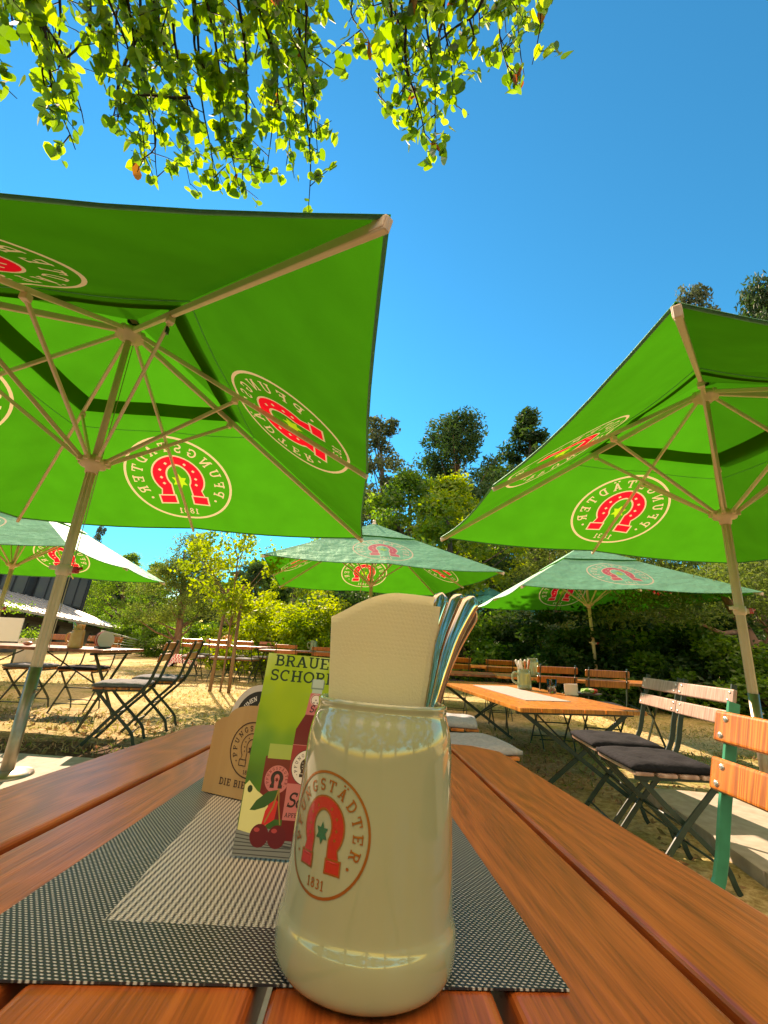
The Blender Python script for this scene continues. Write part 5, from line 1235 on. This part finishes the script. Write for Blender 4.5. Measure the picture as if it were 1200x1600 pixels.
# ------------------------------------------------------------------ dark building at the left
def building():
    wallm = mat('black_timber_cladding', (.012, .014, .018), .55, 0, (.03, .034, .04), 6, .2, stretch=(6, 6, .5))
    roofm = mat('pale_sheet_roof', (.30, .33, .33), .5, .1, (.38, .41, .41), 5)
    gl, gnt, gb2 = newmat('dark_window_glass'); gb2.inputs['Base Color'].default_value = (.12, .14, .15, 1); gb2.inputs['Roughness'].default_value = .06
    fr = mat('anthracite_frame', (.035, .04, .045), .4)
    root = thing('clubhouse', 'dark two storey clubhouse with a pale metal lean-to roof at far left', 'building')
    # local frame: +x runs along the facade away from us, +y out of the facade, z up
    a = py_(5, 946, 15.5); b = py_(198, 984, 22.5)          # eave of the lean-to roof
    ex = (b-a); Lh = ex.length; ex.normalize(); ey = ex.cross(Vector((0, 0, 1))).normalized(); ez = ey.cross(ex) if ey.cross(ex).z > 0 else ex.cross(ey)
    ey = ez.cross(ex)
    if ey.dot(CAM-a) < 0: ey = -ey
    root.matrix_world = Matrix(((ex.x, ey.x, ez.x, a.x), (ex.y, ey.y, ez.y, a.y), (ex.z, ey.z, ez.z, a.z), (0, 0, 0, 1)))
    x0, x1 = -9.0, Lh
    bm = bmesh.new(); box(bm, ((x0+x1)/2-.3, -4.95, -1.66), (x1-x0-.6, 8, 3.2)); bobj('ground_floor', bm, wallm, root)
    bm = bmesh.new()
    V = [(x0, 0, 0), (x1, 0, 0), (x1-1.6, -2.6, .95), (x0, -2.6, .95)]
    n = int((x1-x0)/.45)
    for i in range(n): u = x0+i*.45; w0 = min(.40, max(.1, x1-u)); y_in = -2.6
        # standing seam sheets
    vs = [bm.verts.new(v) for v in V]; vb = [bm.verts.new((v[0], v[1], v[2]-.10)) for v in V]; bm.faces.new(vs); bm.faces.new(vb[::-1])
    for k in range(4): bm.faces.new((vs[k], vb[k], vb[(k+1) % 4], vs[(k+1) % 4]))
    for i in range(n):
        u = x0+.2+i*.45
        if u < x1-1.7: bar(bm, (u, .0, .012), (u, -2.58, .96), .03, .04)
    bmesh.ops.recalc_face_normals(bm, faces=bm.faces); bobj('lean_to_roof', bm, roofm, root)
    ux1 = Lh*1.0
    bm = bmesh.new(); box(bm, ((x0+ux1)/2, -6.2, 1.75), (ux1-x0, 7, 2.15)); bobj('upper_storey', bm, wallm, root)
    bm = bmesh.new(); box(bm, ((x0+ux1)/2, -6.1, 2.92), (ux1-x0+.5, 7.6, .2)); bobj('flat_roof', bm, fr, root)
    k = 0
    for i in range(9):
        u = ux1-.85-i*1.75
        f = None
        bm = bmesh.new()
        for dx in (-.62, 0, .62): box(bm, (u+dx, -2.68, 1.75), (.06, .07, 1.65))
        for z in (.95, 2.55): box(bm, (u, -2.68, z), (1.3, .07, .07))
        f = bobj('window', bm, fr, root)
        for dx in (-.31, .31): bm = bmesh.new(); box(bm, (u+dx, -2.692, 1.75), (.56, .012, 1.54)); bobj('pane', bm, gl, f)
    for i in range(6):
        u = x1-2.2-i*2.6; bm = bmesh.new()
        for dx in (-1.0, 0, 1.0): box(bm, (u+dx, -.92, -1.5), (.08, .08, 2.4))
        for z in (-.3, -2.7): box(bm, (u, -.92, z), (2.1, .08, .08))
        f = bobj('window', bm, fr, root)
        for dx in (-.5, .5): bm = bmesh.new(); box(bm, (u+dx, -.942, -1.5), (.9, .012, 2.3)); bobj('pane', bm, gl, f)
    for i in range(5): u = x1-1.3-i*3.4; bm = bmesh.new(); box(bm, (u, -.25, -1.65), (.12, .12, 3.1)); bobj('post', bm, fr, root)
building()
def board_and_pot():
    wm = mat('white_panel', (.62, .64, .66), .5)
    p = py_(6, 983, 12); bm = bmesh.new(); box(bm, (0, 0, 0), (.8, .04, .62)); o = bobj('panel', bm, wm)
    root = thing('notice_board', 'blank white board on legs in front of the dark building', 'board', (p.x, p.y, gz(p.x)), R_(15)); o.parent = root; o.location = (0, 0, p.z-gz(p.x))
    for x in (-.4, .4): bm = bmesh.new(); bar(bm, (x, 0, p.z-gz(p.x)-.36), (x, 0, 0), .04, .04); bobj('leg', bm, M['iron'], root)
    p = py_(44, 1003, 12.5); g = gz(p.x)
    root = thing('flower_planter', 'pale planter with green plant in front of the dark building', 'planter', (p.x, p.y, g))
    h = p.z-g+.1; bm = bmesh.new(); box(bm, (0, 0, h/2), (.32, .32, h), None, .02); bobj('pot', bm, mat('pale_pot', (.45, .43, .40), .7), root)
    foliage('plant', rng.normal(size=(260, 3))*np.array([.14, .14, .10])+np.array([0, 0, h+.1]), .07, rng.uniform(0, 1, 260), M['f_mid'], root)['kind'] = 'stuff'
    p = py_(8, 905, 14); q = py_(20, 948, 14.5)
    root = thing('climbing_plant', 'pale green creeper on the lean-to roof edge', 'plant', tuple(q)); foliage('leaves', rng.normal(size=(260, 3))*np.array([.35, .2, .12]), .08, rng.uniform(0, 1, 260), M['f_mid'], root)
board_and_pot()
def fence():
    root = thing('wire_fence', 'low pale green wire fence at the end of the lawn', 'fence')
    fm = mat('pale_green_fence_paint', (.33, .40, .33), .6)
    Pt = [py_(160, 986, 15), py_(225, 1003, 19), py_(320, 1004, 20.5)]
    prev = None
    for i, p in enumerate(Pt):
        bm = bmesh.new(); g = gz(p.x); tube(bm, [(p.x, p.y, g-.1), (p.x, p.y, p.z+.03)], .035, 6); bobj('post', bm, fm, root)
        if prev:
            bm = bmesh.new(); tube(bm, [prev, p], .035, 6)
            bobj('top_rail', bm, fm, root); bm = bmesh.new()
            for k in range(1, 8): f = k/8; tube(bm, [prev*(1-f)+Vector((prev.x, prev.y, gz(prev.x)))*f, p*(1-f)+Vector((p.x, p.y, g))*f], .012, 4)
            bobj('wires', bm, fm, root)
        prev = p
fence()

# pinkish leaning trunk at the right edge
def leaning_trunk():
    root = thing('leaning_pine', 'pine with bare pinkish forked trunk leaning at the right edge behind the pole', 'tree', (6.4, 8.2, gz(6.4)))
    o = Vector(root.location); bm = bmesh.new()
    A = [py_(1212, 1075, 8.2), py_(1190, 1030, 8.2), py_(1165, 985, 8.3), py_(1140, 945, 8.4), py_(1118, 905, 8.5)]
    tube(bm, [o+Vector((.25, 0, -.1))]+A, [.15, .14, .12, .10, .08, .05], 9); tube(bm, [A[1], py_(1215, 985, 8.0), py_(1260, 930, 8.0)], [.10, .07, .05], 8); tube(bm, [A[2], py_(1130, 990, 8.0), py_(1095, 975, 7.9)], [.06, .04, .02], 7)
    for v in bm.verts: v.co -= o
    bobj('trunk', bm, M['pine_bark'], root)
    n = 5200; C = np.array([tuple(py_(x, y, Y)-o) for x, y, Y in ((1118, 900, 8.5), (1180, 890, 8.6), (1095, 960, 7.9), (1150, 915, 8.2), (1235, 930, 8), (1060, 935, 8.6), (1210, 905, 8.2), (1085, 915, 8.8), (1140, 880, 8.8), (1030, 950, 8.4), (1190, 950, 8.4), (1000, 930, 8.9), (975, 960, 8.5))])
    idx = rng.integers(0, len(C), n); P = C[idx]+rng.normal(size=(n, 3))*np.array([.26, .26, .13])
    foliage('crown', P, .11, .5*(np.sin(idx*3.1)*.5+.5)+.5*rng.uniform(0, 1, n), M['f_olive'], root, .22)
leaning_trunk()
bpy.context.view_layer.update()
